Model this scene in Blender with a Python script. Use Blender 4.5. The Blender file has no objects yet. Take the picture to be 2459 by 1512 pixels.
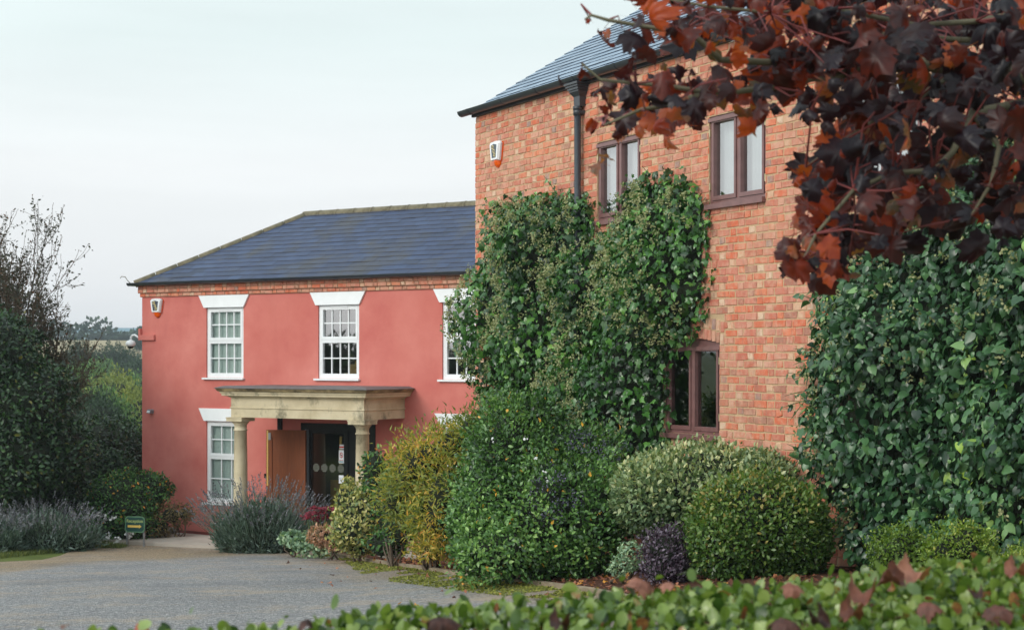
import bpy, math
import numpy as np
R = math.radians
C = bpy.context.scene.collection
sc = bpy.context.scene
# ------------------------------------------------------------------ camera, world, sun, exposure
F = 1560.0            # focal length in pixels of a 1024 px wide picture
cam_d = bpy.data.cameras.new('camera'); cam = bpy.data.objects.new('camera', cam_d); C.objects.link(cam)
cam.location = (0, 0, 0); cam.rotation_euler = (R(90), 0, 0)      # the world's z = 0 is the camera's height, 1.65 m over the ground
cam_d.sensor_width = 36; cam_d.lens = F/1024*36; cam_d.shift_y = .0428
cam_d.clip_start = .05; cam_d.clip_end = 5000
cam_d.dof.use_dof = True; cam_d.dof.focus_distance = 13.5; cam_d.dof.aperture_fstop = 7.0
sc.camera = cam
sc.view_settings.view_transform = 'Standard'; sc.view_settings.look = 'None'
sc.view_settings.exposure = 0; sc.view_settings.gamma = 1
SUN_DIR = np.array((-.70, -.55, .46)); SUN_DIR /= np.linalg.norm(SUN_DIR)
elev = math.asin(SUN_DIR[2]); azim = math.atan2(SUN_DIR[0], SUN_DIR[1])
w = bpy.data.worlds.new('World'); sc.world = w; w.use_nodes = True
nt = w.node_tree; nt.nodes.clear()
def nn(nt, t, **kw):
    n = nt.nodes.new(t)
    for k, v in kw.items():
        if k.startswith('i_'):
            n.inputs[k[2:].replace('_', ' ')].default_value = v
        else: setattr(n, k, v)
    return n
out = nn(nt, 'ShaderNodeOutputWorld')
sky = nn(nt, 'ShaderNodeTexSky', sky_type='NISHITA', sun_disc=False, sun_elevation=elev, sun_rotation=azim, dust_density=3.0, air_density=1.0)
bgA = nn(nt, 'ShaderNodeBackground'); bgA.inputs[1].default_value = .08
nt.links.new(sky.outputs[0], bgA.inputs[0])
# the thin, even evening overcast that covers most of that sky
tc = nn(nt, 'ShaderNodeTexCoord'); sep = nn(nt, 'ShaderNodeSeparateXYZ'); nt.links.new(tc.outputs['Generated'], sep.inputs[0])
rmp = nn(nt, 'ShaderNodeValToRGB'); nt.links.new(sep.outputs[2], rmp.inputs[0])
el = rmp.color_ramp.elements
el[0].position = 0.0; el[0].color = (.80, .835, .875, 1)
el[1].position = .50; el[1].color = (.83, .96, .985, 1)
for p, c in ((.05, (.90, .93, .955, 1)), (.12, (.99, 1.025, 1.035, 1)), (.20, (.875, .985, .98, 1))):
    e = el.new(p); e.color = c
mp = nn(nt, 'ShaderNodeMapping'); mp.inputs['Scale'].default_value = (3, 3, 26); nt.links.new(tc.outputs['Generated'], mp.inputs[0])
nz = nn(nt, 'ShaderNodeTexNoise'); nz.inputs['Scale'].default_value = 1.3; nz.inputs['Detail'].default_value = 5; nt.links.new(mp.outputs[0], nz.inputs[0])
mr = nn(nt, 'ShaderNodeMapRange'); mr.inputs[1].default_value = .35; mr.inputs[2].default_value = .75; mr.inputs[3].default_value = 1.01; mr.inputs[4].default_value = 1.08
nt.links.new(nz.outputs[0], mr.inputs[0])
# the overcast is brighter on the side where the low sun stands behind it
dt = nn(nt, 'ShaderNodeVectorMath', operation='DOT_PRODUCT'); dt.inputs[1].default_value = tuple(SUN_DIR); nt.links.new(tc.outputs['Generated'], dt.inputs[0])
glow = nn(nt, 'ShaderNodeMapRange'); glow.inputs[1].default_value = -.25; glow.inputs[2].default_value = 1.0; glow.inputs[3].default_value = 1.0; glow.inputs[4].default_value = 1.7; nt.links.new(dt.outputs['Value'], glow.inputs[0])
mg = nn(nt, 'ShaderNodeMath', operation='MULTIPLY'); nt.links.new(mr.outputs[0], mg.inputs[0]); nt.links.new(glow.outputs[0], mg.inputs[1])
bgB = nn(nt, 'ShaderNodeBackground'); nt.links.new(rmp.outputs[0], bgB.inputs[0]); nt.links.new(mg.outputs[0], bgB.inputs[1])
mixw = nn(nt, 'ShaderNodeMixShader'); mixw.inputs[0].default_value = .88
nt.links.new(bgA.outputs[0], mixw.inputs[1]); nt.links.new(bgB.outputs[0], mixw.inputs[2]); nt.links.new(mixw.outputs[0], out.inputs[0])
sun_d = bpy.data.lights.new('sun', 'SUN'); sun_d.energy = 1.5; sun_d.angle = R(22); sun_d.color = (1, .94, .86)
sun = bpy.data.objects.new('sun', sun_d); C.objects.link(sun)
from mathutils import Vector, Matrix
sun.rotation_euler = Vector(SUN_DIR).to_track_quat('Z', 'Y').to_euler()

# ------------------------------------------------------------------ helpers
def lin(r, g, b):
    f = lambda v: (v/255/12.92 if v/255 <= .04045 else ((v/255+.055)/1.055)**2.4)
    return (f(r), f(g), f(b), 1)
def at(dx, dy, Y):                       # a point of the view at a chosen distance
    return np.array(((dx/2459*1024-512)/F*Y, Y, (358.25-dy/2459*1024)/F*Y))
def px(n, Y): return n/2459*1024/F*Y     # a length seen in the view at that distance, in metres
def sp(v): return np.logaddexp(0, v)
def G(x, y):                             # ground height
    x = np.asarray(x, float); y = np.asarray(y, float)
    z = -1.72-.0908*sp(y-.7*np.clip(x+2, 0, 6)-8.5)
    z = -3.42+sp((z+3.42)*12)/12
    far = np.interp(y, (36, 46, 70, 120, 200, 300, 385, 430, 700, 4000), (-3.42, -4.5, -7.5, -10, -8, 1.0, 4.2, 5.4, 6, 6))
    return np.where(y > 36, far, z)

class MB:
    def __init__(s): s.v = []; s.f = []; s.m = []; s.r = []; s.n = 0; s.sm = []
    def add(s, vs, fs, m=0, r=0.5, smooth=False):
        b = s.n; vs = [tuple(map(float, q)) for q in vs]
        s.v += vs; s.n += len(vs)
        s.r += ([r]*len(vs) if np.isscalar(r) else list(r))
        s.f += [tuple(b+i for i in f) for f in fs]; s.m += [m]*len(fs); s.sm += [smooth]*len(fs)
    def box(s, lo, hi, m=0, r=.5):
        (a, b, c), (d, e, f) = lo, hi
        s.add([(a,b,c),(d,b,c),(d,e,c),(a,e,c),(a,b,f),(d,b,f),(d,e,f),(a,e,f)],
              [(0,3,2,1),(4,5,6,7),(0,1,5,4),(1,2,6,5),(2,3,7,6),(3,0,4,7)], m, r)
    def prism(s, poly, d0, d1, fn, m=0, r=.5):   # poly (2d) extruded between d0 and d1; fn(a,b,d)->xyz
        n = len(poly)
        s.add([fn(a, b, d0) for a, b in poly]+[fn(a, b, d1) for a, b in poly],
              [tuple(range(n)), tuple(range(2*n-1, n-1, -1))]+[(i, n+i, n+(i+1) % n, (i+1) % n) for i in range(n)], m, r)
    def tube(s, path, rad, k=8, m=0, r=.5, cap=True, smooth=True):
        path = [Vector(p) for p in path]
        rad = [rad]*len(path) if np.isscalar(rad) else rad
        vs = []; up = Vector((0, 0, 1)); last = None
        for i, p in enumerate(path):
            d = (path[min(i+1, len(path)-1)]-path[max(i-1, 0)])
            d = d.normalized() if d.length > 1e-9 else Vector((0, 0, 1))
            a = (last if last is not None else (Vector((1, 0, 0)) if abs(d.z) > .9 else up))
            a = (a-d*a.dot(d)); a = a.normalized() if a.length > 1e-6 else d.orthogonal().normalized()
            b = d.cross(a); last = a
            for j in range(k):
                t = 2*math.pi*j/k
                vs.append(p+(a*math.cos(t)+b*math.sin(t))*rad[i])
        fs = [(i*k+j, i*k+(j+1) % k, (i+1)*k+(j+1) % k, (i+1)*k+j) for i in range(len(path)-1) for j in range(k)]
        if cap: fs += [tuple(range(k-1, -1, -1)), tuple((len(path)-1)*k+j for j in range(k))]
        s.add(vs, fs, m, r, smooth)
    def lathe(s, c, prof, k=24, m=0, r=.5, smooth=True):   # prof (radius, z)
        vs = [(c[0]+q*math.cos(2*math.pi*j/k), c[1]+q*math.sin(2*math.pi*j/k), c[2]+z) for q, z in prof for j in range(k)]
        fs = [(i*k+j, i*k+(j+1) % k, (i+1)*k+(j+1) % k, (i+1)*k+j) for i in range(len(prof)-1) for j in range(k)]
        s.add(vs, fs, m, r, smooth)
    def build(s, name, mats, parent=None, loc=None):
        me = bpy.data.meshes.new(name); me.from_pydata(s.v, [], s.f)
        mats = mats if isinstance(mats, (list, tuple)) else [mats]
        for q in mats: me.materials.append(q)
        me.polygons.foreach_set('material_index', s.m); me.polygons.foreach_set('use_smooth', s.sm)
        a = me.attributes.new('rnd', 'FLOAT', 'POINT'); a.data.foreach_set('value', np.array(s.r, np.float32))
        return link(name, me, parent, loc)
def link(name, me, parent=None, loc=None):
    o = bpy.data.objects.new(name, me); C.objects.link(o)
    if parent is not None:
        o.parent = parent
        if loc is None: loc = -Vector(parent.location) if parent.parent is None and parent.type == 'EMPTY' else (0, 0, 0)
        o.location = loc
    elif loc is not None: o.location = loc
    return o
def tag(o, label, cat, group=None):
    o['label'] = label; o['category'] = cat
    if group: o['group'] = group
    return o
def thing(name, label, cat, loc=(0, 0, 0), rz=0, group=None):
    o = bpy.data.objects.new(name, None); C.objects.link(o); o.empty_display_size = .2
    o.location = [float(q) for q in loc]; o.rotation_euler = (0, 0, rz)
    return tag(o, label, cat, group)
def struct(o, kind='structure'): o['kind'] = kind; return o

# ---- leaf cards: many leaf-shaped faces in one mesh
def outline(pts): return np.array(pts, float)
def fan(half, z=None, petiole=0):        # half outline (x>=0) from base to tip -> mirrored fan around a centre
    h = np.array(half, float)
    ring = np.vstack([h, (h[1:-1]*(-1, 1))[::-1]])
    c = np.array([[0, h[:, 1].max()*.42]])
    v = np.vstack([ring, c]); n = len(ring)
    f = [(i, (i+1) % n, n) for i in range(n)]
    zz = -.35*(v[:, 0]**2) - .18*(v[:, 1]-.4)**2 if z is None else z
    v = np.column_stack([v, zz])
    if petiole:
        b = len(v)
        v = np.vstack([v, [(-.012, .08, 0), (.012, .08, 0), (.012, -petiole*.5, -.06), (-.012, -petiole*.5, -.06), (.012, -petiole, 0), (-.012, -petiole, 0)]])
        f += [(b, b+1, b+2, b+3), (b+3, b+2, b+4, b+5)]
    return v, f
def fan2(half, petiole=0):               # the same with a ring half way in, so that the blade can crease and curl
    h = np.array(half, float); ring = np.vstack([h, (h[1:-1]*(-1, 1))[::-1]]); c = np.array([0, .40]); mid = c+(ring-c)*.55; n = len(ring)
    v = np.vstack([ring, mid, [c]]); f = [(i, (i+1) % n, n+(i+1) % n, n+i) for i in range(n)]+[(n+i, n+(i+1) % n, 2*n) for i in range(n)]
    ang = np.arctan2(v[:, 0], v[:, 1]-.25); z = -.25*v[:, 0]**2-.12*(v[:, 1]-.4)**2-.05*np.abs(np.sin(ang*2.6))*np.linalg.norm(v-c, axis=1)*2
    v = np.column_stack([v, z])
    if petiole:
        b = len(v); v = np.vstack([v, [(-.012, .10, 0), (.012, .10, 0), (.012, -petiole*.5, -.06), (-.012, -petiole*.5, -.06), (.012, -petiole, 0), (-.012, -petiole, 0)]])
        f += [(b, b+1, b+2, b+3), (b+3, b+2, b+4, b+5)]
    return v, f
OVATE = (np.array([(0,0,0),(.22,.28,.07),(.25,.55,.07),(0,1,-.05),(-.25,.55,.07),(-.22,.28,.07),(0,.45,-.02)]), [(0,1,6),(1,2,6),(2,3,6),(3,4,6),(4,5,6),(5,0,6)])
ROUND = (np.array([(0,0,0),(.3,.25,.05),(.36,.6,.06),(.2,.9,.02),(0,1,-.03),(-.2,.9,.02),(-.36,.6,.06),(-.3,.25,.05),(0,.5,-.03)]), [(i,(i+1)%8,8) for i in range(8)])
LANCE = (np.array([(0,0,0),(.13,.35,.03),(0,1,-.08),(-.13,.35,.03)]), [(0,1,2),(0,2,3)])
BLADE = (np.array([(-.03,0,0),(.03,0,0),(.022,.55,.03),(-.022,.55,.03),(0,1,.0)]), [(0,1,2,3),(3,2,4)])
QUAD = (np.array([(0,0,0),(.32,.5,.06),(0,1,-.04),(-.32,.5,.06)]), [(0,1,2),(0,2,3)])
IVY = fan([(0,.02),(.16,-.10),(.36,-.04),(.34,.16),(.47,.36),(.27,.46),(.16,.66),(0,1.0)])
HEART = fan([(0,.03),(.18,-.06),(.36,.05),(.40,.30),(.30,.58),(.12,.82),(0,1.0)])
MAPLE = fan2([(0,.08),(.16,.0),(.30,.05),(.44,.04),(.42,.15),(.40,.23),(.47,.29),(.60,.42),(.50,.47),(.52,.60),(.42,.58),(.33,.55),(.31,.66),(.35,.77),(.23,.79),(.15,.88),(0,1.04)], petiole=.55)
MAPLE_DEAD = fan2([(0,.08),(.12,.0),(.24,.05),(.38,.06),(.40,.17),(.38,.25),(.45,.33),(.52,.44),(.44,.49),(.42,.58),(.33,.58),(.30,.66),(.28,.76),(.18,.80),(.10,.88),(0,.96)], petiole=.15)
MAPLE_OFF = fan([(0,.08),(.16,.0),(.30,.05),(.44,.04),(.42,.15),(.40,.23),(.47,.29),(.60,.42),(.50,.47),(.52,.60),(.42,.58),(.33,.55),(.31,.66),(.35,.77),(.23,.79),(.15,.88),(0,1.04)], petiole=.12)
def unit(a): return a/np.maximum(np.linalg.norm(a, axis=-1, keepdims=True), 1e-9)
def leaves(name, tmpl, P, A, N, S, rnd, mat, parent=None, curl=None, loc=None, wid=1.0, crump=0):
    tv, tf = tmpl; n = len(P); k = len(tv)
    A = unit(A); B = unit(np.cross(A, N)); N = np.cross(B, A)
    x = np.broadcast_to(tv[:, 0]*1.0, (n, k))*np.broadcast_to(np.asarray(wid).reshape(-1, 1), (n, 1)); y = np.broadcast_to(tv[:, 1], (n, k)); z = np.broadcast_to(tv[:, 2], (n, k))
    if curl is not None:
        c1, c2 = curl
        z = z - c1[:, None]*x*x - c2[:, None]*(y-.35)**2
        # keep the curled blade about its own length: pull the edges in as they bend
        x = x/np.sqrt(1+(c1[:, None]*x)**2*1.6); y = .35+(y-.35)/np.sqrt(1+(c2[:, None]*(y-.35))**2*1.6)
    if crump:
        gg = np.random.default_rng(n+k); rad = np.hypot(tv[:, 0], tv[:, 1]-.4)[None]; w8 = np.where(tv[:, 1] > -.02, 1, 0)[None]
        a = np.arctan2(tv[:, 0], tv[:, 1]-.4)[None]; z = z + w8*crump*rad*(gg.normal(0, .5, (n, 1))*np.sin(a*2+gg.random((n, 1))*6.3)+gg.normal(0, .4, (n, 1))*np.sin(a*5+gg.random((n, 1))*6.3)+gg.normal(0, .28, (n, k)))
    S = np.broadcast_to(np.asarray(S, float), (n,))
    V = P[:, None, :] + S[:, None, None]*(x[..., None]*B[:, None, :]+y[..., None]*A[:, None, :]+z[..., None]*N[:, None, :])
    lv = np.concatenate([np.array(f) for f in tf]); lt = np.array([len(f) for f in tf])
    LV = (lv[None]+np.arange(n)[:, None]*k).ravel().astype(np.int32); LT = np.tile(lt, n).astype(np.int32)
    me = bpy.data.meshes.new(name)
    me.vertices.add(n*k); me.vertices.foreach_set('co', V.ravel().astype(np.float32))
    me.loops.add(len(LV)); me.loops.foreach_set('vertex_index', LV)
    me.polygons.add(len(LT)); me.polygons.foreach_set('loop_start', np.concatenate([[0], np.cumsum(LT)[:-1]]).astype(np.int32))
    me.polygons.foreach_set('use_smooth', np.ones(len(LT), bool))
    a = me.attributes.new('rnd', 'FLOAT', 'POINT'); a.data.foreach_set('value', np.repeat(np.asarray(rnd, np.float32), k))
    me.materials.append(mat); me.update(); me.validate()
    return link(name, me, parent, loc)

# ---- materials
def mat(name, rough=.6, spec=.5):
    m = bpy.data.materials.new(name); m.use_nodes = True
    b = m.node_tree.nodes['Principled BSDF']; b.inputs['Roughness'].default_value = rough; b.inputs['Specular IOR Level'].default_value = spec
    return m, m.node_tree, b
def ramp(nt, src, stops, interp='LINEAR'):
    r = nn(nt, 'ShaderNodeValToRGB'); r.color_ramp.interpolation = interp; e = r.color_ramp.elements
    e[0].position = stops[0][0]; e[0].color = stops[0][1]; e[1].position = stops[-1][0]; e[1].color = stops[-1][1]
    for p, c in stops[1:-1]: q = e.new(p); q.color = c
    nt.links.new(src, r.inputs[0]); return r.outputs[0]
def noise(nt, scale, detail=4, rough=.55, stretch=None, coord='Object', dist=0):
    t = nn(nt, 'ShaderNodeTexCoord'); s = t.outputs[coord]
    if stretch:
        mp = nn(nt, 'ShaderNodeMapping'); mp.inputs['Scale'].default_value = stretch; nt.links.new(s, mp.inputs[0]); s = mp.outputs[0]
    n = nn(nt, 'ShaderNodeTexNoise'); n.inputs['Scale'].default_value = scale; n.inputs['Detail'].default_value = detail; n.inputs['Roughness'].default_value = rough; n.inputs['Distortion'].default_value = dist
    nt.links.new(s, n.inputs[0]); return n.outputs[0]
def mixc(nt, fac, a, b, mode='MIX'):
    m = nn(nt, 'ShaderNodeMix', data_type='RGBA', blend_type=mode)
    for i, v in ((0, fac), (6, a), (7, b)):
        if hasattr(v, 'is_linked') or hasattr(v, 'links'): nt.links.new(v, m.inputs[i])
        else: m.inputs[i].default_value = v
    return m.outputs[2]
def bump(nt, b, h, strength=.3, dist=.01):
    n = nn(nt, 'ShaderNodeBump'); n.inputs['Strength'].default_value = strength; n.inputs['Distance'].default_value = dist
    nt.links.new(h, n.inputs['Height']); nt.links.new(n.outputs[0], b.inputs['Normal'])
def attr(nt, name='rnd'): return nn(nt, 'ShaderNodeAttribute', attribute_name=name).outputs['Fac']
def plain(name, col, rough=.6, var=.12, scale=8, bmp=0, metal=0, spec=.5):
    m, t, b = mat(name, rough, spec); b.inputs['Metallic'].default_value = metal
    n = noise(t, scale)
    lo = tuple(c*(1-var) for c in col[:3])+(1,); hi = tuple(min(1, c*(1+var)) for c in col[:3])+(1,)
    t.links.new(ramp(t, n, [(.3, lo), (.7, hi)]), b.inputs['Base Color'])
    if bmp: bump(t, b, noise(t, scale*6), bmp, .01)
    return m
def leafmat(name, stops, rough=.4, transl=.25, tcol=None, spec=.5, K=1.4, mott=0, ms=28):
    m, t, b = mat(name, rough, spec)
    stops = [(p, tuple(min(.85, q*K) for q in c[:3])+(1,)) for p, c in stops]
    fac = attr(t)
    if mott:
        ma = nn(t, 'ShaderNodeMath', operation='MULTIPLY_ADD'); t.links.new(noise(t, ms, 4, .65), ma.inputs[0]); ma.inputs[1].default_value = mott; ma.inputs[2].default_value = -mott*.5
        m2 = nn(t, 'ShaderNodeMath', operation='ADD'); t.links.new(fac, m2.inputs[0]); t.links.new(ma.outputs[0], m2.inputs[1]); fac = m2.outputs[0]
    col = ramp(t, fac, stops)
    n = noise(t, 30, 2)
    col = mixc(t, .35, col, mixc(t, n, (.55, .55, .55, 1), (1.45, 1.45, 1.45, 1)), 'MULTIPLY')
    t.links.new(col, b.inputs['Base Color'])
    tr = nn(t, 'ShaderNodeBsdfTranslucent')
    if tcol is None: t.links.new(mixc(t, 1, col, (1.6, 1.7, .7, 1), 'MULTIPLY'), tr.inputs[0])
    else: t.links.new(ramp(t, fac, tcol), tr.inputs[0])
    mx = nn(t, 'ShaderNodeMixShader'); mx.inputs[0].default_value = transl
    o = t.nodes['Material Output']
    t.links.new(b.outputs[0], mx.inputs[1]); t.links.new(tr.outputs[0], mx.inputs[2]); t.links.new(mx.outputs[0], o.inputs[0])
    return m
def rgb(*c): return tuple(c)+(1,)

def brickmat(name):
    m, t, b = mat(name, .9, .25)
    base = ramp(t, attr(t), [(0, lin(186, 106, 86)), (.13, lin(208, 108, 76)), (.26, lin(196, 126, 108)), (.40, lin(214, 128, 96)), (.50, lin(190, 114, 96)),
        (.60, lin(204, 142, 122)), (.70, lin(164, 118, 102)), (.78, lin(206, 156, 134)), (.86, lin(212, 178, 148)), (.93, lin(218, 194, 168)), (.97, lin(146, 130, 126)), (1, lin(190, 108, 86))], 'CONSTANT')
    n = noise(t, 22, 5, .65); n2 = noise(t, 1.1, 3)
    base = mixc(t, .10, base, lin(200, 126, 106))
    base = mixc(t, ramp(t, noise(t, .7, 5, .7), [(.48, (0, 0, 0, 1)), (.64, (.45, .45, .45, 1))]), base, lin(186, 140, 116))
    base = mixc(t, ramp(t, noise(t, .5, 4, .65, (1.3, 1.3, .8)), [(.5, (0, 0, 0, 1)), (.68, (.4, .4, .4, 1))]), base, lin(170, 92, 72))
    base = mixc(t, ramp(t, noise(t, 13, 3, .6), [(.50, (0, 0, 0, 1)), (.66, (.55, .55, .55, 1))]), base, lin(200, 108, 82))
    base = mixc(t, ramp(t, noise(t, 15, 3, .6, (1, 1, .4)), [(.54, (0, 0, 0, 1)), (.70, (.5, .5, .5, 1))]), base, lin(158, 104, 92))
    c = mixc(t, .5, base, mixc(t, n, (.66, .64, .62, 1), (1.36, 1.36, 1.36, 1)), 'MULTIPLY')
    c = mixc(t, ramp(t, noise(t, 9, 5, .7), [(.46, (0, 0, 0, 1)), (.68, (.62, .62, .62, 1))]), c, lin(212, 172, 148))     # lime bloom
    c = mixc(t, ramp(t, n2, [(.45, (0, 0, 0, 1)), (.7, (.22, .22, .22, 1))]), c, lin(190, 160, 130))
    t.links.new(c, b.inputs['Base Color']); bump(t, b, noise(t, 45, 6, .75), .8, .010)
    return m
M = {}
M['brick'] = brickmat('brick')
M['mortar'] = plain('mortar', lin(186, 158, 124), .95, .15, 25, .4)
M['corbel_mortar'] = plain('corbel_mortar', lin(140, 105, 80), .95, .15, 25, .4)
def pinkmat():
    m, t, b = mat('pink_render', .9, .2)
    n = noise(t, 1.3, 5, .6); n2 = noise(t, .45, 3)
    c = ramp(t, n, [(.3, lin(192, 104, 97)), (.5, lin(202, 118, 109)), (.72, lin(211, 131, 121))])
    c = mixc(t, ramp(t, n2, [(.45, (0, 0, 0, 1)), (.65, (.3, .3, .3, 1))]), c, lin(192, 104, 92))
    c = mixc(t, ramp(t, noise(t, 2.5, 5, .7, (1, 1, .18)), [(.54, (0, 0, 0, 1)), (.78, (.22, .22, .22, 1))]), c, lin(172, 94, 88))
    t.links.new(c, b.inputs['Base Color']); bump(t, b, noise(t, 70, 4, .7), .35, .006)
    return m
M['pink'] = pinkmat()
M['plinth'] = plain('plinth_paint', lin(150, 78, 72), .8, .15, 6, .3)
M['white'] = plain('white_upvc', (.80, .82, .84, 1), .35, .03, 5)
M['lintel'] = plain('white_masonry_paint', (.83, .85, .87, 1), .7, .04, 4, .1)
M['brown_frame'] = plain('brown_stained_frame', lin(118, 84, 82), .3, .15, 10)
M['brass'] = plain('hinge_brass', lin(214, 200, 160), .3, .1, 20, metal=.6)
M['black_plastic'] = plain('black_gutter', lin(52, 56, 62), .32, .1, 6)
M['black_gloss'] = plain('black_gloss_paint', lin(24, 25, 28), .25, .1, 6)
M['dark_room'] = plain('room_plaster', lin(120, 112, 100), .9, .05, 3)
M['inner_door'] = plain('inner_wood', lin(158, 92, 44), .6, .2, 4)
def woodmat(name, c0, c1, rough=.4, sx=(14, 14, 1)):
    m, t, b = mat(name, rough)
    t.links.new(ramp(t, noise(t, 3, 5, .6, sx, dist=1), [(.3, c0), (.7, c1)]), b.inputs['Base Color']); return m
M['door_wood'] = woodmat('door_wood', lin(116, 60, 28), lin(134, 72, 36), .75)
M['blind'] = plain('blind_fabric', lin(222, 236, 232), .8, .03, 3)
M['curtain'] = plain('net_curtain', lin(214, 220, 224), .9, .03, 3)
M['paper'] = plain('white_paper', lin(226, 232, 238), .7, .03, 9)
M['frost'] = plain('frosted_dot', lin(104, 107, 98), .8, .06, 9)
M['red'] = plain('red_print', lin(200, 60, 44), .6, .05, 9)
M['cyanp'] = plain('teal_print', lin(90, 150, 160), .6, .05, 9)
M['yellow_wood'] = plain('pale_handle', lin(206, 168, 92), .5, .08, 9)
M['steel'] = plain('brushed_steel', lin(150, 152, 156), .35, .06, 9, metal=.7)
M['grey_frame'] = plain('grey_aluminium', lin(128, 132, 140), .45, .06, 6, metal=.3)
M['card'] = plain('cardboard', lin(206, 172, 118), .8, .08, 9)
def glassmat(name, refl, rough=.02):
    m = bpy.data.materials.new(name); m.use_nodes = True; t = m.node_tree; t.nodes.clear()
    o = nn(t, 'ShaderNodeOutputMaterial'); g = nn(t, 'ShaderNodeBsdfGlossy'); g.inputs['Roughness'].default_value = rough
    tr = nn(t, 'ShaderNodeBsdfTransparent'); tr.inputs[0].default_value = (.86, .90, .89, 1)
    lw = nn(t, 'ShaderNodeFresnel'); lw.inputs[0].default_value = 1.5
    mth = nn(t, 'ShaderNodeMath', operation='MULTIPLY_ADD'); mth.inputs[1].default_value = 1.6; mth.inputs[2].default_value = refl; t.links.new(lw.outputs[0], mth.inputs[0])
    mx = nn(t, 'ShaderNodeMixShader'); t.links.new(mth.outputs[0], mx.inputs[0])
    t.links.new(tr.outputs[0], mx.inputs[1]); t.links.new(g.outputs[0], mx.inputs[2]); t.links.new(mx.outputs[0], o.inputs[0]); return m
M['glass'] = glassmat('window_glass', .10)
M['glass_coat'] = glassmat('coated_glass', .34); M['glass_bright'] = glassmat('reflective_glass', .34)
def slatemat(name, c0, c1, c2, rough, moss):
    m, t, b = mat(name, rough, .5)
    c = ramp(t, attr(t), [(0, c0), (.5, c1), (1, c2)])
    n = noise(t, 6, 5, .6)
    c = mixc(t, .45, c, mixc(t, n, (.6, .6, .6, 1), (1.4, 1.4, 1.4, 1)), 'MULTIPLY')
    n2 = noise(t, .9, 4, .65, (1, 1, 1), dist=.5)
    c = mixc(t, ramp(t, n2, [(.48, (0, 0, 0, 1)), (.75, (moss, moss, moss, 1))]), c, lin(66, 62, 54))
    t.links.new(c, b.inputs['Base Color']); bump(t, b, noise(t, 40, 4), .3, .004); return m
M['slate_dark'] = slatemat('blue_black_slate', lin(32, 45, 72), lin(40, 55, 88), lin(50, 67, 100), .52, .9)
M['slate_light'] = slatemat('blue_grey_slate', lin(108, 128, 150), lin(126, 146, 168), lin(142, 160, 180), .38, .2)
M['moss_edge'] = plain('mossy_slate_edge', lin(92, 80, 56), .95, .35, 7)
M['slate_edge'] = plain('slate_edge', lin(52, 64, 80), .8, .2, 7)
M['ridge'] = plain('lichened_ridge_tile', lin(112, 104, 84), .9, .3, 9, .4)
def stonemat():
    m, t, b = mat('bath_stone', .85, .25)
    c = ramp(t, noise(t, 3, 5, .6), [(.3, lin(186, 172, 142)), (.55, lin(204, 191, 162)), (.75, lin(212, 201, 175))])
    st = ramp(t, noise(t, 1.7, 6, .72, (1.2, 1.2, .8)), [(.56, (0, 0, 0, 1)), (.68, (.75, .75, .75, 1))])
    c = mixc(t, st, c, lin(92, 90, 74))
    t.links.new(c, b.inputs['Base Color']); bump(t, b, noise(t, 40, 5), .3, .006); return m
M['stone'] = stonemat()
def stonetop():
    m, t, b = mat('weathered_cornice_stone', .9, .2)
    t.links.new(ramp(t, noise(t, 4, 6, .7, (1, 1, 2)), [(.32, lin(70, 64, 52)), (.5, lin(140, 124, 94)), (.7, lin(190, 170, 128))]), b.inputs['Base Color']); return m
M['stone_top'] = stonetop()
M['lead'] = plain('lead_sheet', lin(96, 92, 92), .6, .2, 6)

# ------------------------------------------------------------------ the ground
ys = np.concatenate([np.arange(-12, 46, .6), np.geomspace(46.5, 900, 50)])
xs = np.concatenate([-np.geomspace(700, 16.5, 24), np.arange(-16, 16.1, .6), np.geomspace(16.6, 700, 24)])
X, Y = np.meshgrid(xs, ys); Z = G(X, Y)
def grid_obj(name, X, Y, Z, material, attrs=None, parent=None):
    r, c = X.shape; i = np.arange(r*c).reshape(r, c)
    fs = np.stack([i[:-1, :-1], i[:-1, 1:], i[1:, 1:], i[1:, :-1]], -1).reshape(-1, 4)
    me = bpy.data.meshes.new(name); me.from_pydata(np.column_stack([X.ravel(), Y.ravel(), Z.ravel()]).tolist(), [], fs.tolist())
    me.materials.append(material); me.polygons.foreach_set('use_smooth', np.ones(len(fs), bool))
    for k, v in (attrs or {}).items():
        a = me.attributes.new(k, 'FLOAT', 'POINT'); a.data.foreach_set('value', v.ravel().astype(np.float32))
    return link(name, me, parent)
def groundmat():
    m, t, b = mat('turf_and_soil', .95, .2)
    c = ramp(t, noise(t, .6, 6, .7), [(.3, lin(70, 82, 42)), (.5, lin(92, 104, 50)), (.7, lin(104, 106, 62))])
    t.links.new(c, b.inputs['Base Color']); bump(t, b, noise(t, 9, 6, .7), .6, .05); return m
struct(grid_obj('ground', X, Y, Z, groundmat()))
# gravel driveway, right edge along the timber edging, far edge along the beds and the paving
EDGE = np.array([(-4.1, 27.95), (-3.73, 27.43), (-2.73, 25.48), (-1.71, 22.2), (-.64, 17.9), (.19, 14.8), (.64, 13.14), (1.15, 11.2), (1.7, 8.8), (2.3, 5.2)])
def xr(y): return np.interp(y, EDGE[::-1, 1], EDGE[::-1, 0])
u = np.linspace(0, 1, 61); v = np.linspace(0, 1, 90)
back_u = np.interp(u*15-19.0, (-19, -10, -8.5, -8.1, -7.5, -6.86, -6.0, -5.0, -4.2), (17, 22.5, 24.6, 26.9, 28.3, 28.6, 28.25, 27.7, 27.4))
GX = np.zeros((90, 61)); GY = np.zeros((90, 61))
for j in range(61):
    GY[:, j] = 5.2+v*(back_u[j]-5.2)
for i in range(90):
    rr = xr(GY[i]); GX[i] = -19+u*(rr+19) if False else -19+(u)*(np.minimum(rr, 3)+19)
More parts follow.
